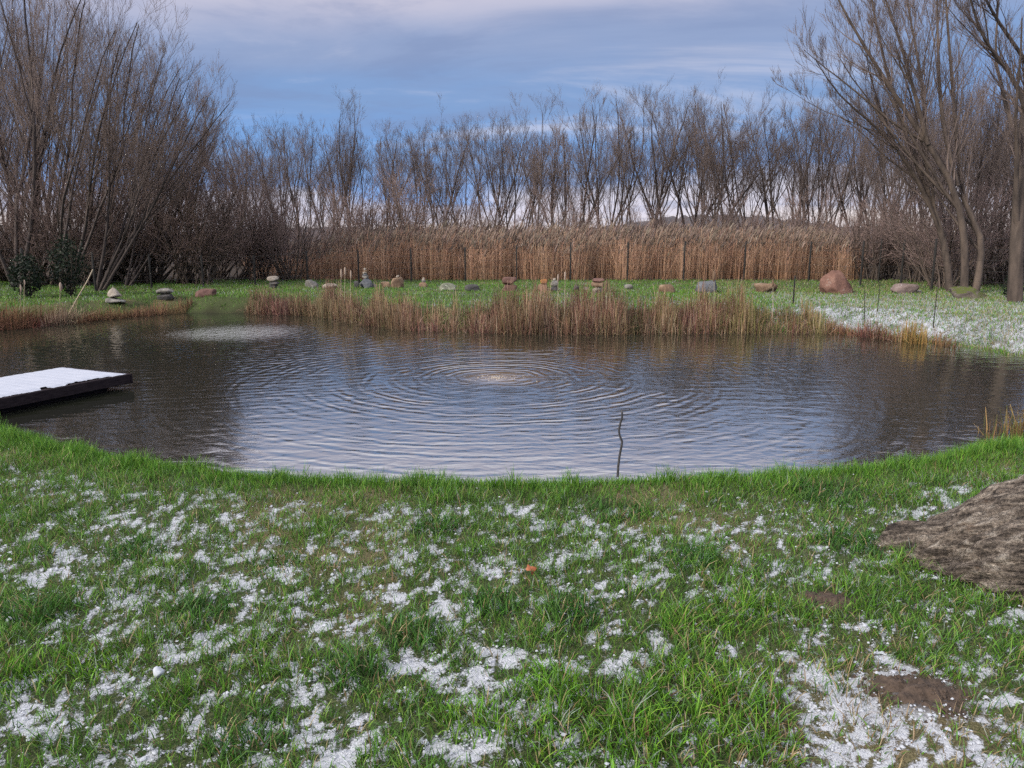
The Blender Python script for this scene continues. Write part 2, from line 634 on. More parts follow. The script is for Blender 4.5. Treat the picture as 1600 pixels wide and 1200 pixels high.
warp = noise_node(nd, lk, 0.9, 2, 0.5, P_)
warp2 = noise_node(nd, lk, 3.2, 2, 0.5, P_)
M = lambda op, a, b_=None, c_=None: mth(nd, lk, op, a, b_, c_)
d1 = vdist(SRC1); d2 = vdist(SRC2)
d1w = M('ADD', d1, M('ADD', M('MULTIPLY', warp, 0.28), M('MULTIPLY', warp2, 0.14)))
d2w = M('ADD', d2, M('MULTIPLY', warp, 0.30))
r1 = M('ADD', M('SINE', M('MULTIPLY', d1w, 2 * math.pi / 0.185)), M('MULTIPLY', M('SINE', M('MULTIPLY', d1w, 2 * math.pi / 0.131)), 0.55))
amp1 = M('MULTIPLY', M('POWER', 2.718, M('MULTIPLY', d1, -0.30)), M('MINIMUM', M('MULTIPLY', d1, 1.6), 1.0))
grp = noise_node(nd, lk, 0.55, 2, 0.5, P_)
grpf = M('MULTIPLY_ADD', grp, 4.2, -1.25)
r1 = M('MULTIPLY', M('MULTIPLY', r1, amp1), grpf)
r2 = M('MULTIPLY', M('SINE', M('MULTIPLY', d2w, 2 * math.pi / 0.24)), M('POWER', 2.718, M('MULTIPLY', d2, -0.22)))
mpw = N(nd, 'ShaderNodeMapping')
mpw.inputs['Scale'].default_value = (0.75, 1.5, 1)
mpw.inputs['Rotation'].default_value = (0, 0, 0.25)
lk.new(P_, mpw.inputs[0])
ch = noise_node(nd, lk, 3.4, 3, 0.5, mpw.outputs[0], 0.3)
ch2 = noise_node(nd, lk, 11.0, 2, 0.5, mpw.outputs[0])
turb = noise_node(nd, lk, 9.0, 3, 0.6, P_)
t2 = M('MULTIPLY', M('MULTIPLY', turb, M('POWER', 2.718, M('MULTIPLY', M('MULTIPLY', d2, d2), -0.7))), 0.09)
t1 = M('MULTIPLY', M('MULTIPLY', turb, M('POWER', 2.718, M('MULTIPLY', M('MULTIPLY', d1, d1), -9.0))), 0.012)
hgt = M('ADD', M('MULTIPLY', r1, 0.0021), M('MULTIPLY', r2, 0.0024))
hgt = M('ADD', hgt, M('MULTIPLY', ch, 0.0080))
hgt = M('ADD', hgt, M('MULTIPLY', ch2, 0.0010))
hgt = M('ADD', M('ADD', hgt, t2), t1)
bp = N(nd, 'ShaderNodeBump')
bp.inputs['Strength'].default_value = 1.0
bp.inputs['Distance'].default_value = 1.0
lk.new(hgt, bp.inputs['Height']); lk.new(bp.outputs[0], b.inputs['Normal'])
silt = M('POWER', 2.718, M('MULTIPLY', M('MULTIPLY', d1, d1), -3.5))
c = mixc(nd, lk, M('MULTIPLY', silt, 0.8), (.020, .022, .016), (.30, .22, .15))
lk.new(c, b.inputs['Base Color'])
b.inputs['Roughness'].default_value = 0.015
b.inputs['IOR'].default_value = 8.0
add('pond', wme, m_water, label='dark rippled pond water with rings spreading from its middle', kind='structure')

# ------------------------------------------------------------------ far wooded ridge
rng = np.random.default_rng(5)
th = np.radians(np.linspace(-60, 60, 500))
rows = []
prof = 4.0 + 9.0 * np.exp(-((np.degrees(th) - 15.0) / 8.0) ** 2) + 3.0 * np.exp(-((np.degrees(th) + 12.0) / 9.0) ** 2)
tree_n = fbm(np.degrees(th) * 2.4, np.zeros_like(th), seed=71, octv=5, gain=0.65)
for rr, hs in ((300, 0.0), (330, 0.55), (360, 0.9), (390, 1.0), (520, 0.6)):
    zz = hs * prof + (tree_n - 0.5) * 3.2 * hs + hs * 1.2 * (fbm(np.degrees(th) * 9, np.full_like(th, rr), seed=4) - .5)
    rows.append(np.stack([rr * np.sin(th), rr * np.cos(th), zz - 0.4], -1))
RV = np.array(rows)
ri = np.arange(RV.shape[0] * RV.shape[1]).reshape(RV.shape[:2])
rq = np.stack([ri[:-1, :-1], ri[:-1, 1:], ri[1:, 1:], ri[1:, :-1]], -1).reshape(-1, 4)
m_ridge = mat_plain('wooded_ridge', (.045, .040, .048), (.085, .072, .078), 0.12, 0.95)
add('hill', new_mesh('hill', RV.reshape(-1, 3), [rq], smooth_=False), m_ridge, label='low dark wooded ridge on the horizon', kind='structure')

# ------------------------------------------------------------------ bare trees and shrubs
def nrm(a):
    return a / (np.linalg.norm(a, axis=-1, keepdims=True) + 1e-9)


def grow(rng, P, R, per, t0, t1, a0, a1, L, up, n, ratio, wob, tip=0.3, tlen=0.5, rmin=0.004, lean=None):
    """children of the branches P (B,m,3)"""
    B, m, _ = P.shape
    bi = np.repeat(np.arange(B), per)
    k = len(bi)
    t = rng.uniform(t0, t1, k)
    f = t * (m - 1)
    i = np.minimum(f.astype(int), m - 2)
    w = (f - i)[:, None]
    p = P[bi, i] * (1 - w) + P[bi, i + 1] * w
    r = R[bi, i] * (1 - w[:, 0]) + R[bi, i + 1] * w[:, 0]
    T = nrm(P[bi, i + 1] - P[bi, i])
    q = nrm(np.cross(T, rng.normal(size=(k, 3))))
    al = np.radians(rng.uniform(a0, a1, k))[:, None]
    d = nrm(np.cos(al) * T + np.sin(al) * q + np.array([0, 0, up * 0.5]))
    if lean is not None:
        d = nrm(d + lean)
    plen = np.linalg.norm(np.diff(P, axis=1), axis=2).sum(1)[bi]
    ln = L * plen * (1 - tlen * t) * rng.uniform(0.6, 1.25, k)
    out = np.empty((k, n, 3)); out[:, 0] = p
    st = (ln / (n - 1))[:, None]
    for j in range(1, n):
        d = nrm(d + np.array([0, 0, up]) * (1.0 / n) + rng.normal(size=(k, 3)) * wob)
        out[:, j] = out[:, j - 1] + d * st
    r0 = np.maximum(r * ratio * rng.uniform(0.7, 1.1, k), rmin)
    rad_ = r0[:, None] * np.linspace(1, tip, n)[None]
    return out, np.maximum(rad_, rmin * 0.6)


def stems(rng, base, dirs, lens, r0, n, up, wob):
    k = len(dirs)
    out = np.empty((k, n, 3)); out[:, 0] = base
    d = nrm(np.array(dirs, float))
    for j in range(1, n):
        d = nrm(d + np.array([0, 0, up]) / n + rng.normal(size=(k, 3)) * wob * np.array([1, 1, 0.4]))
        out[:, j] = out[:, j - 1] + d * (np.array(lens) / (n - 1))[:, None]
    r = np.array(r0)[:, None] * (np.linspace(1, 0.16, n)[None] ** 0.85)
    r[:, 0] *= 1.25
    return out, r


def twigs_mesh(name, sets):
    a = Acc()
    for P, R, k in sets:
        V, q = tubes(P, R, k)
        a.put(V, q)
    return a.mesh(name, smooth_=False)


def tree_meshes(seed, H=11.0, ns=2, spread=0.18, lean=(0, 0), n1=16, n2=9, n3=6, L1=0.30, r0=0.13, a1=(16, 40), twig=0.0055, fork=0.2, St=None):
    rng = np.random.default_rng(seed)
    if St is None:
        ph = rng.uniform(0, 6.28) + np.arange(ns) * 6.28 / ns
        sp = spread * rng.uniform(0.5, 1.3, ns) if ns > 1 else np.array([0.05])
        dirs = np.stack([np.cos(ph) * sp + lean[0], np.sin(ph) * sp + lean[1], np.ones(ns)], -1)
        P0, R0 = stems(rng, np.zeros(3), dirs, H * rng.uniform(0.86, 1.04, ns), r0 * rng.uniform(0.75, 1.05, ns) / (1 + 0.18 * (ns - 1)), 11, 0.10, 0.065)
        off = np.stack([np.cos(ph), np.sin(ph), 0 * ph], -1) * 0.12 * (ns > 1)
        P0 = P0 + off[:, None]
    else:
        P0, R0 = St
    Pf, Rf = grow(rng, P0, R0, 3, fork, 0.55, 14, 34, 0.66, 0.30, 8, 0.62, 0.07, tip=0.18, tlen=0.5)
    Pm, Rm = np.concatenate([P0[:, ::1]]), R0
    A, RA = grow(rng, P0, R0, n1, 0.32, 0.99, a1[0], a1[1], L1, 0.40, 6, 0.45, 0.08, tip=0.22, tlen=0.60)
    A2, RA2 = grow(rng, Pf, Rf, max(6, n1 // 2), 0.25, 0.99, a1[0], a1[1], L1 * 1.35, 0.40, 6, 0.45, 0.08, tip=0.22, tlen=0.5)
    A = np.concatenate([A, A2]); RA = np.concatenate([RA, RA2])
    Bq, RB = grow(rng, A, RA, n2, 0.2, 1.0, 18, 42, 0.60, 0.35, 4, 0.5, 0.07, tip=0.45, tlen=0.45, rmin=twig)
    Cq, RC = grow(rng, Bq, RB, n3, 0.15, 1.0, 14, 38, 0.80, 0.30, 3, 0.7, 0.06, tip=0.5, tlen=0.4, rmin=twig * 0.8)
    tr = twigs_mesh('trunk', [(P0, R0, 7), (Pf, Rf, 5)])
    cr = twigs_mesh('crown', [(A, RA, 4), (Bq, RB, 3), (Cq, RC, 3)])
    return tr, cr


def shrub_meshes(seed, H=3.2, ns=26, spread=0.55, n1=9, n2=5, lean=(0, 0), r0=0.028):
    rng = np.random.default_rng(seed)
    ph = rng.uniform(0, 6.28, ns)
    sp = spread * np.sqrt(rng.uniform(0.02, 1.4, ns))
    dirs = np.stack([np.cos(ph) * sp + lean[0], np.sin(ph) * sp + lean[1], np.ones(ns)], -1)
    P0, R0 = stems(rng, np.zeros(3), dirs, H * rng.uniform(0.6, 1.1, ns), r0 * rng.uniform(0.6, 1.2, ns), 7, 0.15, 0.10)
    P0 = P0 + (rng.normal(size=(ns, 1, 3)) * np.array([0.22, 0.22, 0]))
    A, RA = grow(rng, P0, R0, n1, 0.2, 1.0, 20, 55, 0.42, 0.25, 4, 0.55, 0.14, tip=0.35, rmin=0.006)
    Bq, RB = grow(rng, A, RA, n2, 0.15, 1.0, 20, 55, 0.55, 0.15, 3, 0.6, 0.14, tip=0.5, rmin=0.005)
    return twigs_mesh('stem', [(P0, R0, 5)]), twigs_mesh('twigs', [(A, RA, 3), (Bq, RB, 3)])


bark_far = mat_bark('bark_far', (.040, .032, .032), (.092, .074, .068))
twig_far = mat_bark('twig_far', (.098, .078, .076), (.172, .134, .122), 2.0)
bark_near = mat_bark('bark_near', (.050, .040, .036), (.130, .100, .083), 5.0)
twig_near = mat_bark('twig_near', (.125, .098, .093), (.22, .168, .150), 2.0)
twig_bush = mat_bark('twig_bush', (.14, .102, .098), (.24, .175, .158), 2.0)

PROTO = []
for i, (ns, sp, H, n1) in enumerate(((3, .20, 11.5, 12), (4, .26, 11, 9), (2, .13, 11.5, 16), (3, .27, 10.5, 12), (5, .28, 10.5, 8), (4, .20, 11.5, 9), (3, .16, 12, 12))):
    PROTO.append(tree_meshes(100 + i, H=H, ns=ns, spread=sp, n1=n1, n2=7, n3=5, L1=0.36, twig=0.0048))
LEFT = []
for i, (ns, lx, H) in enumerate(((3, .30, 11.5), (4, .42, 10.5), (3, .12, 12.5), (5, .55, 9.5))):
    LEFT.append(tree_meshes(200 + i, H=H, ns=ns, spread=.26, lean=(lx, -0.06), n1=11, n2=7, n3=5, L1=0.34, r0=.115, twig=0.0042))
BUSH = [shrub_meshes(300 + i, H=3.2, ns=24, spread=s_) for i, s_ in enumerate((.55, .75, .45))]
BUSHL = [shrub_meshes(320 + i, H=4.2, ns=26, spread=.6, lean=(l_, -0.1), n1=10, n2=6) for i, l_ in enumerate((.45, .7, .15))]


def plant(name, meshes, mats, loc, sc, rz, label, cat, group, parts=('trunk', 'crown'), tilt=(0, 0)):
    root = add(name, None, loc=loc, label=label, cat=cat, group=group)
    root.empty_display_size = 0.2
    root.rotation_euler = (tilt[0], tilt[1], rz)
    root.scale = (sc[0], sc[0], sc[1])
    for me, mt, pn in zip(meshes, mats, parts):
        add(pn, me, mt, parent=root)
    return root


LAND = [(45, 'the left-edge shade foliage'), (112, 'the leaning cane'), (1455, 'the last tall fence post'), (1580, 'the right-edge evergreen bush'), (178, 'the pale pointed stone'), (259, 'the dark stone with the pale cap'), (322, 'the flat reddish stone'), (428, 'the grey capped stone'),
        (487, 'the dull grey stone'), (516, 'the tipped pale slab'), (570, 'the tall thin cairn'), (621, 'the brown rounded stone'),
        (662, 'the small pointed cairn'), (699, 'the grey-green rounded stone'), (737, 'the dark grey low stone'), (796, 'the stacked red-brown blocks'),
        (857, 'the cairn with the orange stone'), (900, 'the tiny dark stone'), (935, 'the red-capped stack'), (983, 'the small faded stone'),
        (1043, 'the tan boulder'), (1104, 'the blue-grey boulder'), (1194, 'the long brown boulder'), (1305, 'the big pink boulder'),
        (1413, 'the low pinkish boulder'), (1512, 'the mossy boulder')]
used = {}


def where(u):
    d = sorted((abs(u - a), a, n) for a, n in LAND)
    _, a, n = d[0]
    side = 'above ' if abs(u - a) <= 9 else ('above and right of ' if u > a else 'above and left of ')
    return side + n


def uniq(s):
    k = used.get(s, 0)
    used[s] = k + 1
    return s if k == 0 else s + ', ' + ('behind the first', 'furthest back', 'thinner one', 'wider one')[min(k - 1, 3)]


rng = np.random.default_rng(11)
ROW = [(362, 225, 4), (398, 205, 1), (440, 190, 4), (478, 200, 0), (515, 172, 3), (552, 176, 6), (600, 205, 2), (640, 200, 5), (683, 180, 2), (722, 215, 1), (762, 192, 0),
       (800, 190, 5), (838, 172, 6), (872, 180, 3), (905, 165, 2), (942, 150, 5), (978, 158, 6), (1012, 150, 2), (1045, 155, 0), (1078, 160, 3), (1108, 150, 4), (1140, 158, 5),
       (1172, 172, 1), (1208, 162, 2), (1240, 160, 4), (1272, 165, 0), (1300, 158, 5), (1335, 170, 2), (1365, 160, 1)]
for u, vt, k in ROW:
    y = 58 + rng.uniform(-5, 6)
    b_ = at_y(u, 385, y)
    top = at_y(u, vt, y)[2]
    H = {0: 11.5, 1: 11, 2: 11.5, 3: 10.5, 4: 10.5, 5: 11.5, 6: 12}[k] * 1.04
    sz = (top + 0.1) / H
    look = ['twin-stemmed', 'bushy three-stemmed', 'straight single-stemmed', 'widely forked', 'many-stemmed', 'narrow three-stemmed', 'tall slim'][k]
    plant('bare_tree', PROTO[k], (bark_far, twig_far), (b_[0], y, 0.0), (sz * rng.uniform(1.0, 1.2), sz), rng.uniform(0, 6.28),
          uniq(look + ' far-row tree ' + where(u)), 'tree', 'bare trees in the far row behind the reeds', tilt=(rng.normal() * .04, rng.normal() * .05))

# second, thinner rank behind them
for i in range(20):
    u = 350 + i * 52 + rng.uniform(-18, 18)
    y = rng.uniform(70, 88)
    b_ = at_y(u, 385, y)
    sz = rng.uniform(0.88, 1.04)
    plant('bare_tree', PROTO[i % 7], (bark_far, twig_far), (b_[0], y, 0.0), (sz * .9, sz), rng.uniform(0, 6.28),
          'faint bare tree seen between the trunks of the far row', 'tree', 'bare trees standing behind the far row', tilt=(rng.normal() * .04, rng.normal() * .04))

# left wood
LW = [(-60, 27, 2, .92), (22, 26, 2, .90), (52, 29, 0, .98), (95, 25, 1, .82), (135, 28, 0, .86), (150, 24.5, 3, .80), (175, 30, 1, .84), (195, 27, 3, .66), (5, 31, 0, 1.0), (238, 32, 1, .66)]
LWL = ['slim bare tree cut by the left edge of the photo', 'tall upright bare tree nearest the left edge, reaching the top', 'tall bare tree with crossing limbs, second in the left wood',
       'bare willow leaning right behind the dock side of the bank', 'bare tree with close upright limbs in the middle of the left wood', 'many-stemmed willow leaning far right over the pale pointed stone',
       'slanting bare willow above the dark stone with the pale cap', 'low fan-shaped willow reaching right above the flat reddish stone', 'dark tall tree behind the left edge trees', 'rightmost slanting willow of the left wood']
for (u, y, k, s_), lb in zip(LW, LWL):
    b_ = at_y(u, 400, y)
    plant('willow_tree', LEFT[k], (bark_far, twig_near), (b_[0], y, float(height(b_[0], y)) - .05), (s_, s_), rng.uniform(-.5, .5), lb, 'tree', 'bare willows of the left wood')
for i in range(15):
    u = -110 + i * 28 + rng.uniform(-12, 12)
    y = rng.uniform(33, 52)
    b_ = at_y(u, 385, y)
    s_ = rng.uniform(.85, 1.1) * (1.0 if u < 110 else .68)
    plant('bare_tree', PROTO[i % 7], (bark_far, twig_far), (b_[0], y, 0.0), (s_ * .9, s_), rng.uniform(0, 6.28),
          'thin bare tree deep in the left wood behind the leaning willows', 'tree', 'thin bare trees deep in the left wood', tilt=(rng.normal() * .05, abs(rng.normal()) * .10))

# right wood
def px_stem(pts, y0, y1, r0, r1, n=11):
    P = np.array([at_y(u, v, y0 + (y1 - y0) * i / (len(pts) - 1)) for i, (u, v) in enumerate(pts)])
    t = np.linspace(0, len(pts) - 1, n)
    i = np.minimum(t.astype(int), len(pts) - 2)
    w = (t - i)[:, None]
    Q = P[i] * (1 - w) + P[i + 1] * w
    Q[1:-1] = 0.25 * Q[:-2] + 0.5 * Q[1:-1] + 0.25 * Q[2:]
    return Q, np.linspace(1, 0, n) ** 0.9 * (r0 - r1) + r1


def hero(name, specs, label, seed, **kw):
    P, R = zip(*[px_stem(*s) for s in specs])
    P, R = np.array(P), np.array(R)
    o = P[0, 0].copy()
    o[2] = float(height(o[0], o[1])) - 0.05
    P = P - o
    ms = tree_meshes(seed, St=(P, R), **kw)
    plant(name, ms, (bark_near, twig_near), o, (1, 1), 0, label, 'tree', 'bare trees of the right wood')


hero('willow_tree', [([(1484, 455), (1480, 390), (1467, 350), (1450, 302), (1425, 240), (1395, 150), (1372, 60), (1355, -40)], 24, 25, .115, .02),
                     ([(1465, 350), (1440, 290), (1405, 235), (1360, 190), (1310, 150), (1275, 95)], 24.3, 23.5, .065, .01),
                     ([(1450, 302), (1448, 220), (1440, 120), (1420, 20), (1410, -60)], 24.4, 26, .07, .012)],
     'grey-brown tree trunk leaning left, left of the forked willow', 401, n1=16, n2=8, n3=5, L1=.32, twig=.0042)
hero('willow_tree', [([(1506, 455), (1511, 400), (1503, 345), (1496, 290), (1450, 225), (1405, 160), (1370, 105), (1330, 40), (1300, -20)], 23, 22.5, .12, .018),
                     ([(1524, 455), (1530, 420), (1539, 380), (1526, 350), (1503, 320), (1498, 250), (1490, 150), (1480, 40), (1474, -60)], 23.1, 23.5, .12, .018),
                     ([(1450, 225), (1425, 130), (1405, 60), (1370, -40)], 22.7, 22, .065, .012),
                     ([(1496, 290), (1470, 180), (1465, 60), (1463, -60)], 23, 24, .07, .012)],
     'forked willow with curved warm-lit trunks beside the mossy boulder', 402, n1=14, n2=8, n3=5, L1=.32, twig=.0042)
hero('bare_tree', [([(1586, 470), (1588, 400), (1592, 300), (1600, 200), (1612, 80), (1620, -60)], 20, 20, .19, .06),
                   ([(1612, 200), (1585, 120), (1545, 75), (1520, 20), (1505, -60)], 20, 18.5, .06, .012),
                   ([(1630, 150), (1600, 90), (1560, 35), (1535, -10), (1515, -70)], 20, 18, .055, .012)],
     'thick trunk cut by the right edge with limbs entering the top corner', 403, n1=13, n2=8, n3=5, L1=.30, twig=.0042)
RW = [(1395, 36, 5, .72), (1425, 31, 0, .62), (1450, 38, 6, .78), (1480, 33, 2, .68), (1515, 29, 5, .62), (1545, 34, 0, .72), (1570, 28, 3, .60), (1600, 31, 6, .70), (1640, 27, 1, .64)]
for i, (u, y, k, s_) in enumerate(RW):
    b_ = at_y(u, 385, y)
    plant('bare_tree', PROTO[k], (bark_near, twig_near), (b_[0], y, 0.0), (s_ * .85, s_), rng.uniform(0, 6.28),
          uniq('slim wood tree ' + where(u)), 'tree', 'bare trees behind the forked willow', tilt=(rng.normal() * .05, rng.normal() * .07))
for i in range(14):
    u = 1370 + i * 20 + rng.uniform(-8, 8)
    y = rng.uniform(40, 60)
    b_ = at_y(u, 385, y)
    s_ = rng.uniform(.72, .9) * y / 50
    plant('bare_tree', PROTO[(i * 3) % 7], (bark_far, twig_far), (b_[0], y, 0.0), (s_ * .9, s_), rng.uniform(0, 6.28),
          'far bare tree closing the back of the right wood', 'tree', 'bare trees at the back of the right wood', tilt=(rng.normal() * .05, rng.normal() * .05))

# undergrowth: bare shrubs
def bush(kind, u, y, s_, label, group, protos=BUSH):
    b_ = at_y(u, 400, y)
    plant('bare_shrub', protos[kind % len(protos)], (bark_near, twig_bush), (b_[0], y, float(height(b_[0], y)) - .03), (s_, s_), rng.uniform(-.6, .6) if protos is BUSHL else rng.uniform(0, 6.28),
          label, 'shrub', group, parts=('stem', 'twigs'))


for i in range(15):
    u = -40 + i * 31 + rng.uniform(-9, 9)
    bush(i, u, rng.uniform(30.5, 33) if u > 330 else rng.uniform(26.5, 30), rng.uniform(.8, 1.15), uniq('purple-brown thicket shrub ' + where(u)), 'bare shrubs along the left fence', BUSHL)
bush(1, 452, 30.6, .95, 'fan-shaped bare shrub with splayed dark stems behind the grey capped stone', 'bare shrubs along the left fence', BUSHL[2:])
for i in range(28):
    u = 330 + i * 40 + rng.uniform(-14, 14)
    bush(i, u, rng.uniform(43, 50), rng.uniform(1.0, 1.35) * (1.25 if 560 < u < 740 else 1), uniq('hedge shrub over the reeds ' + where(u)), 'shrubs in the hedge under the far row')
for i in range(16):
    u = 1325 + i * 21 + rng.uniform(-8, 8)
    bush(i, u, rng.uniform(27.5, 36) if u < 1460 else rng.uniform(25, 32), rng.uniform(.85, 1.2), uniq('brown fence-side shrub ' + where(u)), 'bare shrubs along the right fence')

# ------------------------------------------------------------------ reeds, sedge, grass
def ribbons(base, hgt_, wid, lean, curl, yaw, c0, c1, segs=3, tipw=0.12):
    """upright tapering blades: base (k,3)"""
    k = len(base)
    t = np.linspace(0, 1, segs + 1)
    dirx, diry = np.cos(lean[1]), np.sin(lean[1])
    sway = lean[0][:, None] * t[None] + curl[:, None] * t[None] ** 2
    px = base[:, 0:1] + dirx[:, None] * sway * hgt_[:, None]
    py = base[:, 1:2] + diry[:, None] * sway * hgt_[:, None]
    drop = np.sqrt(np.clip(1 - (0.75 * sway) ** 2, 0.05, 1)) if True else 1
    pz = base[:, 2:3] + hgt_[:, None] * t[None] * drop
    w = wid[:, None] * (1 - (1 - tipw) * t[None] ** 1.5) * 0.5
    wx_, wy_ = np.cos(yaw)[:, None] * w, np.sin(yaw)[:, None] * w
    Lf = np.stack([px - wx_, py - wy_, pz], -1)
    Rt = np.stack([px + wx_, py + wy_, pz], -1)
    V = np.stack([Lf, Rt], 2).reshape(k, -1, 3)       # (k, 2*(segs+1), 3)
    nv = V.shape[1]
    b_ = (np.arange(k) * nv)[:, None]
    s_ = np.arange(segs)[None] * 2
    Q = np.stack([b_ + s_, b_ + s_ + 1, b_ + s_ + 3, b_ + s_ + 2], -1).reshape(-1, 4)
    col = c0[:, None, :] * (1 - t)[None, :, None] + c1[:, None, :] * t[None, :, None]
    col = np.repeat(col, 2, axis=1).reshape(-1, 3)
    return V.reshape(-1, 3), Q, col


def pick(rng, cols, k, var=0.2, p=None):
    c = np.array(cols)[rng.choice(len(cols), k, p=p)]
    return np.clip(c * rng.uniform(1 - var, 1 + var, (k, 1)) * rng.uniform(0.94, 1.06, (k, 3)), 0, 1)


m_reed = mat_vcol('reed_straw', 0.75, 0.15)
m_sedge = mat_vcol('dead_sedge', 0.8, 0.1)
m_grass = mat_vcol('grass_blade', 0.5, 0.30, 0.35)

# tall reed bed behind the fence
rng = np.random.default_rng(31)
K = 21000
u = rng.uniform(385, 1345, K)
y = 30.3 + rng.uniform(0, 1, K) ** 1.3 * 8.0 + 1.4 * fbm(u * .045, 0 * u, seed=88, octv=3) - .4
x = (u - 800) / F_PX * y * 1.0
dens = smooth(420, 600, u) * smooth(1350, 1290, u) * 0.85 + 0.15
k_ = rng.random(K) < dens
x, y, u = x[k_], y[k_], u[k_]
K = len(x)
hgt_ = (1.30 + 0.45 * fbm(x * .5, y * .5, seed=9) + rng.normal(0, .24, K) + .55 * (fbm(x * 1.6, y * 1.6, seed=19) - .5) + 0.05 * np.maximum(0, y - 33)) * (0.62 + 0.38 * smooth(420, 640, u)) * (0.80 + 0.20 * smooth(1345, 1250, u))
base = np.stack([x, y, height(x, y) - 0.03], -1)
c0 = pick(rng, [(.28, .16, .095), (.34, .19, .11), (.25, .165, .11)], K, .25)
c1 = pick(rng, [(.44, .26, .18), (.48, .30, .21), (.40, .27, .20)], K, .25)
leanr = (np.where(rng.random(K) < .12, rng.uniform(.2, .7, K), rng.normal(0, .09, K)), rng.uniform(0, 6.28, K))
tn = (.70 + .6 * fbm(x * .9, y * .35, seed=77, octv=3))[:, None]
c0, c1 = c0 * tn, c1 * tn
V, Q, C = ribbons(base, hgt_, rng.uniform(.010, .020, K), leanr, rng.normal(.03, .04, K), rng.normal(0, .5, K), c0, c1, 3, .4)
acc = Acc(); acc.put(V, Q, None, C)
# leaves hanging off the stalks
sel = rng.random(K) < 0.55
kb = base[sel] + np.stack([0 * hgt_[sel], 0 * hgt_[sel], hgt_[sel] * rng.uniform(.25, .8, sel.sum())], -1)
n_ = len(kb)
V, Q, C = ribbons(kb, rng.uniform(.25, .5, n_), rng.uniform(.012, .022, n_), (rng.uniform(.3, .7, n_), rng.uniform(0, 6.28, n_)), rng.uniform(.1, .5, n_), rng.normal(0, .6, n_), c1[sel] * .9, c1[sel] * 1.1, 2, .2)
acc.put(V, Q, None, C)
# plumes
sel = rng.random(K) < 0.45
kb = base[sel] + np.stack([leanr[0][sel] * np.cos(leanr[1][sel]) * hgt_[sel], leanr[0][sel] * np.sin(leanr[1][sel]) * hgt_[sel], hgt_[sel] * .97], -1)
n_ = len(kb)
pc = pick(rng, [(.22, .165, .135), (.17, .125, .105), (.28, .22, .18)], n_, .2)
for a in (0.0, 1.4):
    V, Q, C = ribbons(kb, rng.uniform(.20, .34, n_), rng.uniform(.035, .06, n_), (rng.uniform(.1, .35, n_), rng.uniform(-.6, .6, n_)), rng.uniform(.1, .4, n_), rng.normal(a, .3, n_), pc * .9, pc, 3, .3)
    acc.put(V, Q, None, C)
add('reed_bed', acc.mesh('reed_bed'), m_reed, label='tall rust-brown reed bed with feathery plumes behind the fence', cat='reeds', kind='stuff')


def sedge(acc, rng, xs, ys, H, cols, p=None, wid=(.007, .016), bent=.18, lean=.12):
    k = len(xs)
    tint = .55 + .9 * fbm(xs * 2.6, ys * 1.2, seed=61, octv=2)
    z = np.maximum(height(xs, ys), WATER_Z - .12) - .02
    base = np.stack([xs, ys, z], -1)
    h = H * rng.uniform(.45, 1.1, k)
    c = np.clip(pick(rng, cols, k, .3, p) * tint[:, None] * np.array([1, 1, 1]) + (fbm(xs * 1.7 + 4, ys, seed=63, octv=2)[:, None] - .5) * np.array([.06, .10, .02]), .01, 1)
    bt = rng.random(k) < bent
    ln = np.where(bt, rng.uniform(.4, .9, k), np.abs(rng.normal(0, lean, k)))
    cu = np.where(bt, rng.uniform(.2, .6, k), rng.normal(.02, .06, k))
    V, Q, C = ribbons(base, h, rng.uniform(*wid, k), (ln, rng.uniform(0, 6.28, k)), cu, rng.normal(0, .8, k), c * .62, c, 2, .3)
    acc.put(V, Q, None, C)


SCOL = [(.24, .135, .085), (.16, .085, .058), (.30, .19, .125), (.11, .075, .05), (.18, .15, .07), (.38, .28, .20), (.20, .10, .075)]
# continuous belt on the far shore
rng = np.random.default_rng(41)


def shore_pts(rng, k, u0, u1, dv0, dv1):
    """points along the far waterline, dv in metres inland"""
    FU = np.array([(a, b_) for a, b_ in far][::-1], float)
    u = rng.uniform(u0, u1, k)
    v = np.interp(u, FU[:, 0], FU[:, 1])
    d = np.stack([(u - 800) / F_PX, np.full(k, _FW[1]) + _UP[1] * (600 - v) / F_PX, _FW[2] + _UP[2] * (600 - v) / F_PX], -1)
    t = (WATER_Z - CAM_H) / d[:, 2]
    x, y = d[:, 0] * t, d[:, 1] * t
    off = rng.uniform(dv0, dv1, k)
    return u, x, y + off


acc = Acc()
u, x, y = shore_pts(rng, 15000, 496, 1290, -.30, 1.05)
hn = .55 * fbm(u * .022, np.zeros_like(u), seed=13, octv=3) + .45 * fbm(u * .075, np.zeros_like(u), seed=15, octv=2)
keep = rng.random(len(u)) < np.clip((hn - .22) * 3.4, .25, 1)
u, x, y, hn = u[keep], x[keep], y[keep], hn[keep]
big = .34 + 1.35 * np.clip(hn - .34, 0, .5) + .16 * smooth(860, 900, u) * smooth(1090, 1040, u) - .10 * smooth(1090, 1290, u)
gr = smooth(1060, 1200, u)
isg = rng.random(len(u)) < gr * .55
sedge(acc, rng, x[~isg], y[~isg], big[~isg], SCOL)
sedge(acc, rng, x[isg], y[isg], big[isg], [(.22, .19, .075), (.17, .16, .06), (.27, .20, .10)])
# litter lying at the waterline
u, x, y = shore_pts(rng, 900, 380, 1300, -.30, .12)
sedge(acc, rng, x, y, np.full(len(u), .45), SCOL, bent=.95)
add('dead_sedge', acc.mesh('dead_sedge'), m_sedge, label='long belt of dead brown sedge along the far waterline', cat='sedge', kind='stuff')


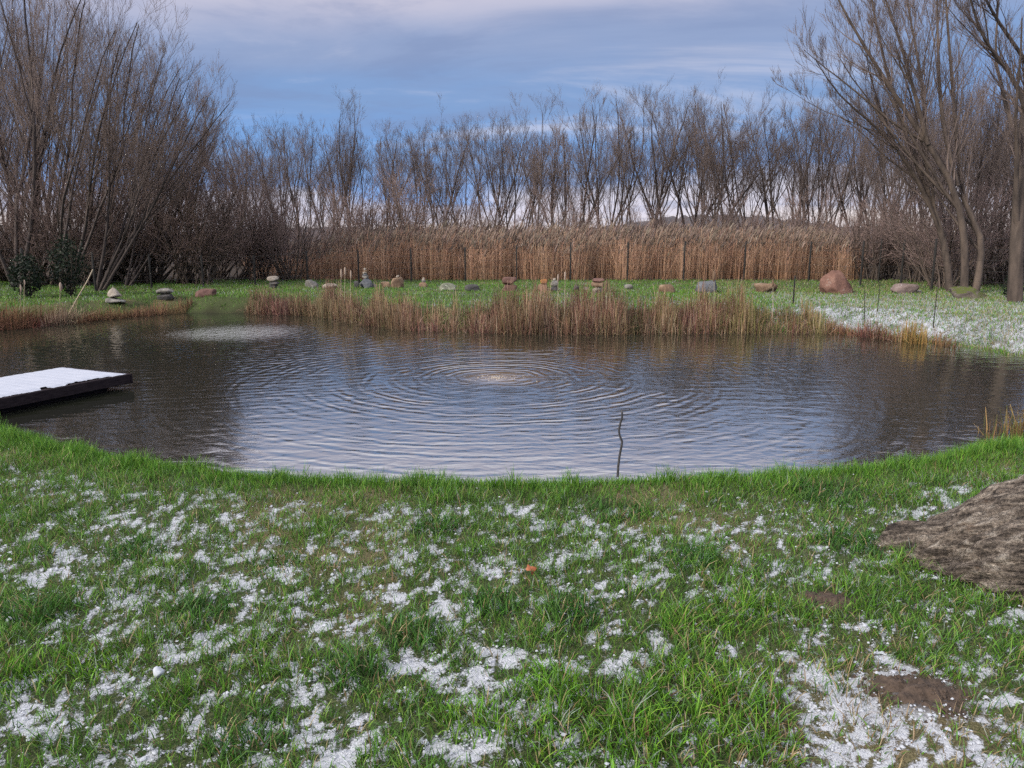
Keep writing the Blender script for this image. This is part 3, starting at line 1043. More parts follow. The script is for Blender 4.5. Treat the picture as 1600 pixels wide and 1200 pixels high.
def clump(u0, u1, k, H, cols, label, dv=(-.2, .5), seed=1, bent=.2, lean=.15, name='sedge_clump'):
    rng = np.random.default_rng(seed)
    a = Acc()
    u, x, y = shore_pts(rng, k, u0, u1, *dv)
    c_ = .5 * (u0 + u1)
    env = np.clip(1.15 - np.abs(u - c_) / (.5 * (u1 - u0)) * .5, .4, 1)
    sedge(a, rng, x, y, H * env, cols, bent=bent, lean=lean)
    add(name, a.mesh(name), m_sedge, label=label, cat='sedge', group='separate sedge clumps on the far shore')


RUST = [(.25, .125, .065), (.19, .095, .058), (.30, .18, .11), (.14, .08, .05)]
clump(384, 440, 700, .55, SCOL, 'brown sedge clump below the grey capped stone, left half', seed=51)
clump(432, 490, 700, .60, SCOL, 'darker sedge clump right of the grey capped stone', seed=52)
clump(1296, 1335, 260, .34, RUST, 'low rusty sedge tuft right of the long belt', seed=53)
clump(1338, 1404, 520, .42, RUST + SCOL, 'wide rusty sedge tuft at the foot of the snowy bank', seed=54, bent=.3)
clump(1416, 1448, 320, .52, [(.34, .19, .07), (.28, .15, .06), (.24, .18, .07)], 'orange-brown upright sedge tuft at the snowy bank', seed=55)
clump(1462, 1492, 160, .34, RUST, 'small orange sedge tuft, last one before the bare right shore', seed=56)
clump(-90, 75, 1500, .55, [(.17, .075, .045), (.22, .10, .06), (.14, .07, .045)], 'dark red-brown tangle of sedge at the left edge', seed=57, bent=.5, dv=(-.3, 1.0))
clump(70, 118, 420, .55, [(.40, .32, .22), (.33, .25, .17), (.26, .18, .12)], 'pale straw-coloured sedge clump by the leaning pole', seed=58, bent=.3, dv=(-.2, .7))
clump(115, 205, 800, .38, RUST, 'low rust-brown sedge strip under the pale pointed stone', seed=59, bent=.35)
clump(200, 292, 800, .42, RUST + SCOL[:3], 'rust-brown sedge strip below the flat reddish stone', seed=60, bent=.3)
# right near shore: brown stalks at the frame edge
rng = np.random.default_rng(66)
a = Acc()
pc = at_z(1597, 668, -.3)
xs, ys = pc[0] + rng.normal(0, .16, 420) + .15, pc[1] + rng.normal(0, .28, 420)
sedge(a, rng, xs, ys, np.full(420, .42), [(.22, .13, .06), (.30, .19, .09), (.16, .10, .05), (.12, .13, .04)], lean=.2)
add('sedge_clump', a.mesh('sedge_clump'), m_sedge, label='brown sedge clump on the near right shore at the frame edge', cat='sedge')

# far lawn blades
rng = np.random.default_rng(71)
K = 110000
u = rng.uniform(-60, 1660, K)
y = rng.uniform(13, 30.5, K)
x = (u - 800) / F_PX * y
s = sdist(x, y)
sn = snow_amt(x, y, s)
k_ = (s > .15) & (rng.random(K) > .45 * smooth(.3, .8, sn)) & (y < 31)
xr, yr = rng.uniform(4.5, 15, 42000), rng.uniform(12.5, 24.5, 42000)
x, y = np.concatenate([x[k_], xr]), np.concatenate([y[k_], yr])
s = sdist(x, y)
sn = snow_amt(x, y, s)
k_ = (s > .15) & (rng.random(len(x)) > .30 * smooth(.3, .8, sn))
x, y, s, sn = x[k_], y[k_], s[k_], sn[k_]
K = len(x)
c = pick(rng, [(.11, .28, .030), (.14, .31, .036), (.09, .21, .034), (.20, .29, .06)], K, .25)
wht = rng.random(K) < np.clip(sn * .55, 0, .5)
c[wht] = np.array([.42, .45, .48]) * rng.uniform(.8, 1, (wht.sum(), 1))
tan = rng.random(K) < .34 * smooth(5, 9, x)
c[tan] = pick(rng, [(.34, .29, .17), (.28, .24, .13)], tan.sum(), .2)
V, Q, C = ribbons(np.stack([x, y, height(x, y, s) - .01], -1), rng.uniform(.04, .10, K), rng.uniform(.012, .024, K), (np.abs(rng.normal(.1, .3, K)), rng.uniform(0, 6.28, K)),
                  rng.uniform(0, .5, K), rng.normal(0, .9, K), c * .7, c, 1, .2)
a = Acc(); a.put(V, Q, None, C)
add('far_bank_grass', a.mesh('far_bank_grass'), m_grass, label='short green grass on the far bank around the stones', cat='grass', kind='stuff')

# near lawn
rng = np.random.default_rng(81)
TUFTS = [(640, 990, .13, 1.9, 0), (770, 945, .11, 1.7, 0), (860, 1075, .12, 1.9, 1), (310, 960, .12, 1.6, 0), (960, 800, .16, 1.5, 0), (60, 960, .14, 1.5, 0), (1120, 1090, .22, 1.6, 1),
         (1000, 1150, .22, 1.6, 1), (560, 1060, .1, 1.4, 0), (1080, 880, .12, 1.4, 0), (430, 880, .12, 1.4, 0), (1300, 780, .2, 1.4, 0), (210, 860, .13, 1.4, 0), (900, 960, .12, 1.4, 0),
         (1090, 985, .14, 1.5, 1), (740, 1130, .12, 1.5, 1), (120, 1040, .14, 1.5, 1), (1330, 850, .16, 1.4, 0), (680, 830, .12, 1.4, 0), (390, 1150, .12, 1.3, 0), (1170, 950, .12, 1.4, 1),
         (1200, 1170, .1, 1.3, 1), (20, 1060, .13, 1.4, 1), (860, 1170, .14, 1.5, 1)]
tw = [(at_z(u, v, 0.0), r_, f_, t_) for u, v, r_, f_, t_ in TUFTS]


def lawn(rng, x, y, hmul=1.0, wmul=1.0, segs=2):
    s = sdist(x, y)
    sn = snow_amt(x, y, s)
    f = np.ones(len(x)); tk = np.zeros(len(x))
    for p, r_, ff, t_ in tw:
        e = np.exp(-((x - p[0]) ** 2 + (y - p[1]) ** 2) / (r_ * r_))
        f += (ff - 1) * e
        tk = np.where(e > .25, 1 + t_, tk)
    soil = np.zeros(len(x))
    for (mx_, my_, r_, hh) in HEAPS:
        soil = np.maximum(soil, smooth(1.6 * r_, .8 * r_, np.hypot(x - mx_, (y - my_) * 1.2)))
    den = .6 * fbm(x * 5.0, y * 5.0, seed=91, octv=3) + .4 * fbm(x * 13.0, y * 13.0, seed=95, octv=2)
    edge = smooth(1.5, .9, s)
    pr = (.50 + .8 * smooth(.32, .62, den)) * (1 - .74 * smooth(.38, .80, sn)) * (1 - .97 * soil)
    pr = np.maximum(pr, .95 * edge) * (s > .0)
    pr = np.where(tk > 0, np.maximum(pr, .95), pr)
    dry = np.exp(-((x - pst[0]) ** 2 + (y - pst[1]) ** 2) / .14)
    k_ = rng.random(len(x)) < np.clip(pr * (1 - .5 * dry), 0, 1)
    x, y, s, sn, f, tk, edge, dry, den = [q[k_] for q in (x, y, s, sn, f, tk, edge, dry, den)]
    K = len(x)
    h = (.026 + .036 * rng.random(K) + .050 * smooth(.48, .72, den)) * (1 - .35 * smooth(.4, .8, sn)) * .98 * f * (1 + .42 * edge * rng.uniform(.3, 1.3, K)) * hmul
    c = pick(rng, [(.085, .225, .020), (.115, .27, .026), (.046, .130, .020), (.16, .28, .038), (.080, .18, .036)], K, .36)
    dk = tk == 1
    c[dk] *= np.array([.62, .72, .95])
    lt = tk == 2
    c[lt] *= np.array([1.15, 1.15, .9])
    drb = rng.random(K) < (.10 + .55 * dry + .10 * smooth(.55, .7, fbm(x * 1.1 + 9, y * 1.1, seed=55))) * (1 - edge)
    c[drb] = pick(rng, [(.30, .22, .12), (.22, .15, .08), (.38, .30, .18)], drb.sum(), .25)
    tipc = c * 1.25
    fr = (rng.random(K) < np.clip(.02 + .16 * sn, 0, .16)) & (edge < .4) & (tk != 1)
    tipc[fr] = np.array([.42, .47, .47]) * rng.uniform(.7, 1.05, (fr.sum(), 1))
    ln = np.abs(rng.normal(.18, .28, K)) * (1 - .35 * edge)
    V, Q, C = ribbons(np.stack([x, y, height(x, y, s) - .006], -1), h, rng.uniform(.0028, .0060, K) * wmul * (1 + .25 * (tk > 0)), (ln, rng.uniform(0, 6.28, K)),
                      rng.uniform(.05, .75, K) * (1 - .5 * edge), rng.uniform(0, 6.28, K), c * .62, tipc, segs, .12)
    return V, Q, C


K = 225000
yy = 1.55 + (rng.random(K) ** .80) * 5.3
xx = rng.uniform(-1, 1, K) * (.80 * yy + .55)
a = Acc()
k_ = yy < 3.2
for sel_, sg in ((k_, 3), (~k_, 2)):
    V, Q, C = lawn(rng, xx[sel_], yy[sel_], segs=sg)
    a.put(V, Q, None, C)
# edge strip: extra blades along the near shoreline, out to both sides
K = 52000
xx = rng.uniform(-9.5, 7.2, K); yy = rng.uniform(4.6, 9.5, K)
ss = sdist(xx, yy)
k_ = (ss > .02) & (ss < 1.25)
a.put(*[q for q in (lambda r: (r[0], r[1], None, r[2]))(lawn(rng, xx[k_], yy[k_], 1.05, 1.3))])
# wings of the lawn left and right
K = 26000
xx = rng.uniform(-8.5, 8.5, K); yy = rng.uniform(4.6, 9.0, K)
k_ = (np.abs(xx) > .78 * yy) | (yy > 6)
a.put(*[q for q in (lambda r: (r[0], r[1], None, r[2]))(lawn(rng, xx[k_], yy[k_], 1.0, 1.3))])
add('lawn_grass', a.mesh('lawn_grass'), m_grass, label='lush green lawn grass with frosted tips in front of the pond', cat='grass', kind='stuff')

# snow lying between the blades: small crumbs
rng = np.random.default_rng(91)
K = 150000
yy = 1.55 + (rng.random(K) ** .85) * 5.3
xx = rng.uniform(-1, 1, K) * (.80 * yy + .5)
s = sdist(xx, yy); sn = snow_amt(xx, yy, s)
fine = fbm(xx * 22, yy * 22, seed=14, octv=2)
pr = .9 * smooth(.25, .85, sn) * smooth(.30, .60, fine) + .01 * (sn > .03)
for (mx_, my_, r_, hh) in HEAPS:
    pr = pr * smooth(.5 * r_, 1.2 * r_, np.hypot(xx - mx_, (yy - my_) * 1.2))
k_ = (rng.random(K) < pr) & (s > 1.0)
xx, yy, s, sn = xx[k_], yy[k_], s[k_], sn[k_]
K = len(xx)
oct_ = np.array([[1, 0, 0], [0, 1, 0], [-1, 0, 0], [0, -1, 0], [0, 0, 1.0]])
of = np.array([[0, 1, 4], [1, 2, 4], [2, 3, 4], [3, 0, 4]])
sz = rng.gamma(2.0, .0014, K) + .0012
ang = rng.uniform(0, 6.28, K)
ca, sa = np.cos(ang), np.sin(ang)
jit = rng.uniform(.6, 1.4, (K, 5, 3))
L_ = oct_[None] * jit * sz[:, None, None] * np.array([1, 1, .75])
V = np.stack([L_[..., 0] * ca[:, None] - L_[..., 1] * sa[:, None], L_[..., 0] * sa[:, None] + L_[..., 1] * ca[:, None], L_[..., 2]], -1)
lift = rng.random(K) ** 2.0 * .016
V = V + np.stack([xx, yy, height(xx, yy, s) + lift + .001], -1)[:, None]
T = (of[None] + (np.arange(K) * 5)[:, None, None]).reshape(-1, 3)
m_snow, nd, lk, b = mat_new('snow')
tcn = N(nd, 'ShaderNodeTexCoord')
n = noise_node(nd, lk, 60, 4, .6, tcn.outputs['Object'])
lk.new(ramp(nd, lk, n, [(.3, (.40, .43, .50)), (.7, (.50, .52, .57))]), b.inputs['Base Color'])
b.inputs['Roughness'].default_value = .7
b.inputs['Specular IOR Level'].default_value = .2
bump(nd, lk, n, b, .3, .004)
add('snow', new_mesh('snow', V.reshape(-1, 3), [T]), m_snow, label='thin white snow caught between the grass blades', cat='snow', kind='stuff')

# ------------------------------------------------------------------ stones
def ico(sub):
    import bmesh
    bm = bmesh.new()
    bmesh.ops.create_icosphere(bm, subdivisions=sub, radius=1.0)
    V = np.array([v.co[:] for v in bm.verts]); Fc = np.array([[v.index for v in f.verts] for f in bm.faces])
    bm.free()
    return V, Fc


ICO3, ICO2 = ico(4), ico(3)


def rock_mesh(name, size, seed, rough=.26, boxy=.35, taper=0.0, ic=None, cuts=7):
    V, Fc = (ic or ICO2)
    V = V.copy()
    rng = np.random.default_rng(seed)
    p = 2 + 4 * boxy
    V = V / (np.sum(np.abs(V) ** p, 1, keepdims=True) ** (1 / p))
    for _ in range(cuts):
        n = nrm(rng.normal(size=3) * np.array([1, 1, .8]))
        d = rng.uniform(.62, .9)
        o = V @ n - d
        V = V - np.where(o > 0, o * .85, 0)[:, None] * n
    o = rng.uniform(0, 50, 3)
    nz = fbm(V[:, 0] * 1.3 + o[0], V[:, 1] * 1.3 + o[1], V[:, 2] * 1.3 + o[2], seed=seed, octv=5, gain=.52)
    V = V * (1 + rough * 2 * (nz - .5))[:, None]
    t = (V[:, 2] + 1) * .5
    V[:, :2] *= (1 - taper * t)[:, None]
    V = V - np.array([0, 0, V[:, 2].min()])
    V[:, 0] /= (V[:, 0].max() - V[:, 0].min()); V[:, 1] /= (V[:, 1].max() - V[:, 1].min()); V[:, 2] /= V[:, 2].max()
    V = V * np.array(size)
    return new_mesh(name, V, [Fc], smooth_=True)


S = {
    'grey': mat_stone('stone_grey', (.12, .12, .12), (.22, .21, .20), (.32, .30, .28), 4, ((.40, .41, .36), .60)),
    'dark': mat_stone('stone_dark', (.045, .045, .050), (.085, .083, .085), (.15, .14, .14), 4, ((.28, .29, .27), .66)),
    'blue': mat_stone('stone_blue', (.080, .090, .110), (.125, .135, .155), (.18, .19, .21), 4),
    'pink': mat_stone('stone_pink', (.13, .070, .056), (.20, .110, .088), (.27, .165, .13), 3, ((.30, .26, .23), .62)),
    'tan': mat_stone('stone_tan', (.15, .095, .065), (.24, .165, .115), (.34, .26, .19), 4),
    'red': mat_stone('stone_red', (.10, .055, .050), (.16, .090, .080), (.24, .15, .125), 4),
    'pale': mat_stone('stone_pale', (.22, .19, .165), (.36, .32, .28), (.46, .42, .38), 5),
    'green': mat_stone('stone_green', (.13, .14, .11), (.22, .23, .18), (.33, .33, .27), 5, ((.40, .43, .34), .58)),
    'orange': mat_stone('stone_orange', (.26, .11, .04), (.38, .18, .07), (.44, .26, .13), 5),
    'moss': mat_stone('stone_moss', (.07, .06, .055), (.12, .10, .09), (.18, .16, .14), 4, ((.075, .092, .020), .40, 1)),
    'pinkgrey': mat_stone('stone_pinkgrey', (.14, .10, .095), (.22, .17, .16), (.32, .26, .25), 4, ((.55, .55, .56), .60, 1)),
}
_seed = [500]


def stone(u, v, w, h, mat, label, depth=.75, lift=0.0, on=None, name='boulder', cat='stone', sink=.28, rz=None, shift=0.0, **kw):
    """stone whose foot sits at photo pixel (u, v), w by h photo pixels; lift = metres above ground; on = (point) it rests on"""
    _seed[0] += 1
    p = ground_px(u, v) if on is None else np.array(on, float)
    dist = p[1] * math.cos(PITCH) + (CAM_H - p[2]) * math.sin(PITCH)
    px = dist / F_PX
    W, H = w * px, h * px
    me = rock_mesh(name, (W, W * depth, H * (1 + (sink if on is None else 0))), _seed[0], **kw)
    if shift:
        for v_ in me.vertices:
            v_.co.x += shift * W * v_.co.z / (H * (1 + sink))
    z = p[2] - (sink * H if on is None else 0) + lift
    o = add(name, me, S[mat], loc=(p[0], p[1], z), label=label, cat=cat)
    rn = random.Random(_seed[0])
    o.rotation_euler = (0, 0, rn.uniform(-.25, .25) if rz is None else rz)
    return np.array([p[0], p[1], z + H * (1 + (sink if on is None else 0)) * .97]), px


G = 'stones along the far bank'
t, px = stone(178, 473, 30, 7, 'grey', 'flat grey base slab under the pale pointed stone', boxy=.6)
stone(178, 466, 22, 17, 'pale', 'pale pointed stone standing on a slab, leftmost of the bank', on=t - [0, 0, .01], taper=.75)
t, px = stone(259, 468, 24, 9, 'dark', 'dark base stone under a pale cap, second from the left', boxy=.5)
stone(259, 459, 26, 9, 'grey', 'pale grey cap stone with flat top on a dark stone', on=t - [0, 0, .01], boxy=.5)
stone(322, 463, 31, 12, 'red', 'flat reddish stone lying in bright green grass', boxy=.5)
t, px = stone(428, 450, 13, 6, 'dark', 'small dark foot stone under the grey cap', boxy=.5)
t, px = stone(428, 444, 16, 5, 'dark', 'dark middle slab below the grey cap stone', on=t - [0, 0, .01], boxy=.6)
stone(427, 439, 18, 9, 'pale', 'rounded grey cap stone on top of the three-stone pile', on=t - [0, 0, .01])
stone(487, 449, 20, 12, 'grey', 'dull grey stone behind the sedge, left of the tipped slab')
stone(516, 451, 23, 8, 'pale', 'pale flat slab tipped up beside the cattails', boxy=.6)
t, px = stone(571, 450, 22, 16, 'blue', 'blue-grey base stone of the tall thin cairn', taper=.3)
stone(557, 450, 9, 11, 'dark', 'narrow dark stone leaning against the tall cairn')
stone(584, 450, 9, 7, 'grey', 'small grey stone at the right foot of the tall cairn')
for w, h, m, l in ((11, 4.5, 'grey', 'lowest small stone in the tower of the tall cairn'), (8, 3.5, 'blue', 'second small stone in the tower of the tall cairn'), (7, 3.5, 'pale', 'third small stone in the tower of the tall cairn'),
                   (5.5, 3, 'tan', 'fourth small stone in the tower of the tall cairn'), (4, 4, 'pale', 'tiny pale stone crowning the tall thin cairn')):
    t, px = stone(571, 430, w, h, m, l, on=t - [0, 0, .01], boxy=.5)
stone(604, 449, 17, 9, 'tan', 'light brown low stone left of the brown rounded stone')
t, px = stone(622, 450, 21, 17, 'tan', 'brown rounded stone with a pebble on its top', taper=.2)
stone(622, 433, 5, 4, 'pale', 'pebble on top of the brown rounded stone', on=t - [0, 0, .01])
t, px = stone(662, 449, 15, 8, 'tan', 'brown base stone of the small pointed cairn')
t, px = stone(662, 440, 7, 4, 'grey', 'middle stone of the small pointed cairn', on=t - [0, 0, .01])
stone(662, 436, 4.5, 5, 'pale', 'tip stone of the small pointed cairn', on=t - [0, 0, .01], taper=.5)
stone(699, 454, 28, 12, 'green', 'grey-green rounded lichen stone in snowy grass')
stone(737, 455, 25, 11, 'dark', 'dark grey low stone right of the grey-green one', taper=.3)
t, px = stone(796, 455, 22, 11, 'red', 'lower red-brown block of the two-block stack', boxy=.7)
stone(796, 444, 22, 12, 'red', 'upper red-brown block with pale top of the two-block stack', on=t - [0, 0, .01], boxy=.8)
t1_, px = stone(849, 455, 17, 12, 'tan', 'tan base stone of the cairn with the orange stone')
t2_, px = stone(866, 455, 15, 8, 'dark', 'dark base stone at the right of the orange-topped cairn')
stone(852, 443, 12, 8, 'orange', 'orange stone on top of the tan base stone', on=t1_ - [0, 0, .01])
t3_, px = stone(865, 446, 13, 10, 'grey', 'grey upper stone on the dark base of the orange cairn', on=t2_ - [0, 0, .01])
stone(864, 436, 5, 4, 'pale', 'small pale pebble topping the orange cairn', on=t3_ - [0, 0, .01])
stone(900, 454, 11, 8, 'dark', 'tiny dark stone left of the red-capped stack')
stone(916, 453, 8, 5, 'grey', 'tiny grey stone between dark stone and red-capped stack')
t, px = stone(935, 457, 17, 9, 'pale', 'pale foot block of the red-capped stack', boxy=.7)
t, px = stone(935, 448, 20, 9, 'tan', 'brown middle slab of the red-capped stack', on=t - [0, 0, .01], boxy=.5)
stone(935, 438, 20, 6, 'red', 'dark red cap stone of the three-stone stack', on=t - [0, 0, .01], boxy=.5)
stone(983, 452, 14, 8, 'grey', 'small faded grey stone right of the red-capped stack')
stone(1043, 458, 27, 14, 'tan', 'tan boulder left of the blue-grey boulder')
stone(1104, 457, 34, 19, 'blue', 'blue-grey boulder in the middle right of the bank', boxy=.5)
stone(1194, 458, 37, 16, 'tan', 'long brown boulder between blue-grey and pink boulders', boxy=.5)
stone(1305, 459, 49, 37, 'pink', 'big pink granite boulder with a rounded peak', ic=ICO3, taper=.62, boxy=.12, rough=.22, cuts=5, shift=-.09)
stone(1413, 459, 38, 16, 'pinkgrey', 'low pinkish boulder dusted white on top', boxy=.55)
stone(1436, 458, 8, 5, 'grey', 'small grey stone right of the low pinkish boulder')
stone(1512, 466, 52, 18, 'moss', 'mossy flat boulder in front of the forked willow', ic=ICO3, boxy=.55)

# ---- the big rock at the right front
V, Fc = ico(6)
rng = np.random.default_rng(77)
p = 2.5
V = V / (np.sum(np.abs(V) ** p, 1, keepdims=True) ** (1 / p))
L2 = np.array([1.02, .50, .42])
Pn = V * L2
ex = Pn[:, 0]
taper = smooth(-1.15, .35, ex)
Pn[:, 2] = np.where(Pn[:, 2] > 0, Pn[:, 2] * (.24 + .88 * taper), Pn[:, 2] * (.30 + .35 * taper))
Pn[:, 1] *= .40 + .62 * smooth(-1.15, -.1, ex)
# grain runs along the length, tilted
al = math.radians(30)
gl = Pn[:, 0] * math.cos(al) + Pn[:, 2] * math.sin(al)
gc = -Pn[:, 0] * math.sin(al) + Pn[:, 2] * math.cos(al)
f1 = fbm(gl * 1.6, gc * 9, Pn[:, 1] * 7, seed=3, octv=5, gain=.6)
f2 = fbm(Pn[:, 0] * 2.2 + 5, Pn[:, 1] * 2.2, Pn[:, 2] * 2.2, seed=9, octv=4)
f3 = np.abs(fbm(gl * 2.6, gc * 17, Pn[:, 1] * 13, seed=23, octv=3) - .5) * 2
nn = nrm(Pn / (L2 ** 2))
f4 = np.abs(fbm(gl * 1.1 + 3, gc * 7, Pn[:, 1] * 6, seed=29, octv=2) - .5) * 2
Pn = Pn + nn * ((f1 - .5) * .20 + (f2 - .5) * .24 - .05 * (1 - f3) ** 3 - .06 * (1 - f4) ** 6)[:, None]
rme = new_mesh('boulder', Pn, [Fc], smooth_=True)
m_rock, nd, lk, b = mat_new('banded_rock')
t = N(nd, 'ShaderNodeTexCoord')
mpn = N(nd, 'ShaderNodeMapping')
mpn.inputs['Rotation'].default_value = (0, al, 0)
mpn.inputs['Scale'].default_value = (1.3, 8.0, 12.0)
lk.new(t.outputs['Object'], mpn.inputs[0])
n = noise_node(nd, lk, 2.4, 7, .66, mpn.outputs[0], .4)
n2 = noise_node(nd, lk, 70, 4, .7, t.outputs['Object'])
n3 = noise_node(nd, lk, 7, 6, .7, t.outputs['Object'], .5)
nw = noise_node(nd, lk, 1.1, 5, .7, mpn.outputs[0], .8)
c = ramp(nd, lk, n, [(.36, (.055, .046, .041)), (.45, (.145, .12, .103)), (.53, (.26, .218, .185)), (.64, (.46, .41, .36))])
gm = ramp(nd, lk, n2, [(.36, (.40, .40, .40)), (.62, (1.3, 1.28, 1.25))])
c = mixc(nd, lk, 1.0, c, gm, 'MULTIPLY')
lf = ramp(nd, lk, n3, [(.60, (0, 0, 0)), (.68, (1, 1, 1))])
c = mixc(nd, lk, mth(nd, lk, 'MULTIPLY', lf, .55), c, (.34, .30, .27))
lf2 = ramp(nd, lk, n3, [(.30, (1, 1, 1)), (.40, (0, 0, 0))])
c = mixc(nd, lk, mth(nd, lk, 'MULTIPLY', lf2, .5), c, (.17, .10, .06))
lk.new(c, b.inputs['Base Color'])
b.inputs['Roughness'].default_value = .9
b.inputs['Specular IOR Level'].default_value = .2
hh = mth(nd, lk, 'ADD', mth(nd, lk, 'ADD', n, nw), mth(nd, lk, 'MULTIPLY', n2, .4))
bump(nd, lk, hh, b, 1.0, .07)
pr_ = at_z(1500, 905, 0.0)
ro = add('boulder', rme, m_rock, loc=(2.73, 3.42, .075), label='large banded brown rock cut by the right edge in the foreground', cat='rock')
ro.rotation_euler = (math.radians(-4), math.radians(-6), math.radians(-14))

# ------------------------------------------------------------------ fence
m_post = mat_plain('fence_post', (.010, .010, .011), (.024, .022, .021), 20, .95)
m_wire = mat_plain('fence_wire', (.05, .05, .05), (.10, .10, .10), 20, .5, .6)
PB = [(-60, 470, 85), (42, 464, 75), (150, 457, 62), (237, 450, 52), (318, 448, 48), (399, 446, 46), (481, 443, 50), (561, 443, 52), (643, 442, 53), (727, 441, 54), (807, 440, 56), (891, 440, 60), (980, 439, 60),
      (1068, 439, 61), (1162, 439, 61), (1263, 440, 62), (1344, 447, 69), (1407, 446, 70), (1455, 455, 80), (1577, 466, 96)]
fr_ = add('wire_fence', None, loc=(0, 0, 0), label='thin dark wire fence with slim posts along the far bank', cat='fence')
tops = []
for u, v, h in PB:
    p = ground_px(u, v)
    H = h * (p[1] * math.cos(PITCH) + (CAM_H - p[2]) * math.sin(PITCH)) / F_PX
    r_ = .034
    Vv, q = tubes(np.array([[[0, 0, -.15], [0, 0, H * .5], [0, 0, H], [0, 0, H + .008]]]), np.array([[r_, r_, r_, r_ * .2]]), 6)
    add('post', new_mesh('post', Vv, [q]), m_post, parent=fr_, loc=tuple(p))
    tops.append((p, H))
for k in range(6):
    f_ = .06 + k * .18
    pts = np.array([[p[0], p[1] + .03, p[2] + H * f_] for p, H in tops])
    Vv, q = tubes(pts[None], np.full((1, len(pts)), .0035), 3)
    add('wire', new_mesh('wire', Vv, [q]), m_wire, parent=fr_)


def stick(name, label, cat, pts, r0, r1, mat, k=6, group=None):
    P = np.array(pts, float)
    o = P[0].copy()
    n = len(P)
    Vv, q = tubes((P - o)[None], np.linspace(r0, r1, n)[None], k)
    top = [np.arange(n * k - k, n * k)]
    return add(name, new_mesh(name, Vv, [q, np.array(top)], smooth_=True), mat, loc=tuple(o), label=label, cat=cat, group=group)


def upright(u, v, h, r, label, name='stake', cat='stake', mat=m_post, du=0):
    p = ground_px(u, v)
    sc_ = (p[1] * math.cos(PITCH) + (CAM_H - p[2]) * math.sin(PITCH)) / F_PX
    pts = [p + np.array([du * sc_ * t, 0, -.05 + (h * sc_ + .05) * t]) for t in np.linspace(0, 1, 5)]
    return stick(name, label, cat, pts, r, r * .8, mat)


upright(1239, 477, 46, .022, 'thin dark stake standing on the bank between long brown and pink boulders')
upright(1372, 441, 66, .026, 'lone dark post just behind the fence, right of the pink boulder', name='post', cat='post')
upright(1351, 502, 48, .010, 'thin grey stake in the snowy bank below the pink boulder', du=-4)
upright(1458, 512, 60, .010, 'thin stake at the right end of the snowy bank')
upright(1371, 487, 46, .009, 'thin stake left of the orange sedge, halfway up the snowy bank')
m_cane = mat_plain('pale_cane', (.30, .24, .17), (.46, .39, .29), 14, .7)
p0, p1 = ground_px(104, 494), None
d0 = p0[1]
stick('cane', 'pale cane leaning right over the straw-coloured sedge at left', 'cane', [p0 + np.array([0, 0, -.05]), at_y(122, 464, d0), at_y(136, 440, d0), at_y(145, 421, d0)], .016, .012, m_cane)
# cattail stalks
m_cat = mat_plain('cattail_head', (.09, .055, .035), (.20, .13, .085), 30, .9)
m_fluff = mat_plain('cattail_fluff', (.24, .18, .14), (.38, .30, .25), 40, .95)


def cattail(u, v, vt, hl, hr, mt, label):
    p = ground_px(u, v)
    y = p[1]
    top = at_y(u + 2, vt, y)
    root = add('cattail', None, loc=tuple(p), label=label, cat='cattail', group='cattails with seed heads')
    P = np.array([p - [0, 0, .05], .5 * (p + top) + [.01, 0, 0], top]) - p
    Vv, q = tubes(P[None], np.array([[.007, .006, .005]]), 5)
    add('stalk', new_mesh('stalk', Vv, [q]), m_cane, parent=root)
    hh = np.array([top - [0, 0, hl], top - [0, 0, hl * .85], top - [0, 0, hl * .4], top - [0, 0, hl * .1], top]) - p
    Vv, q = tubes(hh[None], np.array([[.006, hr * .7, hr * .8, hr * .5, .004]]), 7)
    add('seed_head', new_mesh('seed_head', Vv, [q], smooth_=True), mt, parent=root)


cattail(92, 500, 441, .22, .045, m_fluff, 'cattail with pale burst seed head beside the leaning cane')
cattail(30, 506, 445, .16, .03, m_fluff, 'short pale cattail at the left edge, left of the burst one')
cattail(36, 506, 437, .12, .022, m_fluff, 'thin pale cattail at the left edge, the higher of the two')
cattail(531, 497, 420, .24, .035, m_fluff, 'leftmost pale cattail of the three left of the tall cairn')
cattail(537, 497, 417, .22, .035, m_fluff, 'middle pale cattail of the three left of the tall cairn')
cattail(546, 498, 422, .22, .03, m_fluff, 'right pale cattail of the three left of the tall cairn')
cattail(1114, 514, 422, .26, .050, m_cat, 'dark brown cattail rising over the sedge beside the blue-grey boulder')
cattail(1206, 512, 436, .18, .028, m_cat, 'reddish cattail in front of the long brown boulder')
cattail(946, 516, 436, .30, .035, m_cat, 'tan cattail in the golden clump below the red-capped stack')
cattail(881, 514, 424, .20, .030, m_fluff, 'pale cattail right of the orange-topped cairn')
cattail(870, 512, 428, .18, .028, m_fluff, 'pale cattail behind the orange-topped cairn')

# ------------------------------------------------------------------ wavy stick at the near shore
m_stick = mat_plain('wet_stick', (.020, .020, .026), (.055, .052, .055), 30, .6)
ps = at_z(966, 738, -.33)
ys = ps[1]
spx = [(965, 745), (966, 728), (968, 712), (971, 697), (972, 690), (968, 680), (967, 672), (969, 662), (972, 652), (972, 646), (971, 641)]
stick('stick', 'dark wavy stick standing upright at the near water edge', 'stick', [at_y(a_, b_, ys) for a_, b_ in spx],   .0105, .0085, m_stick, 7)

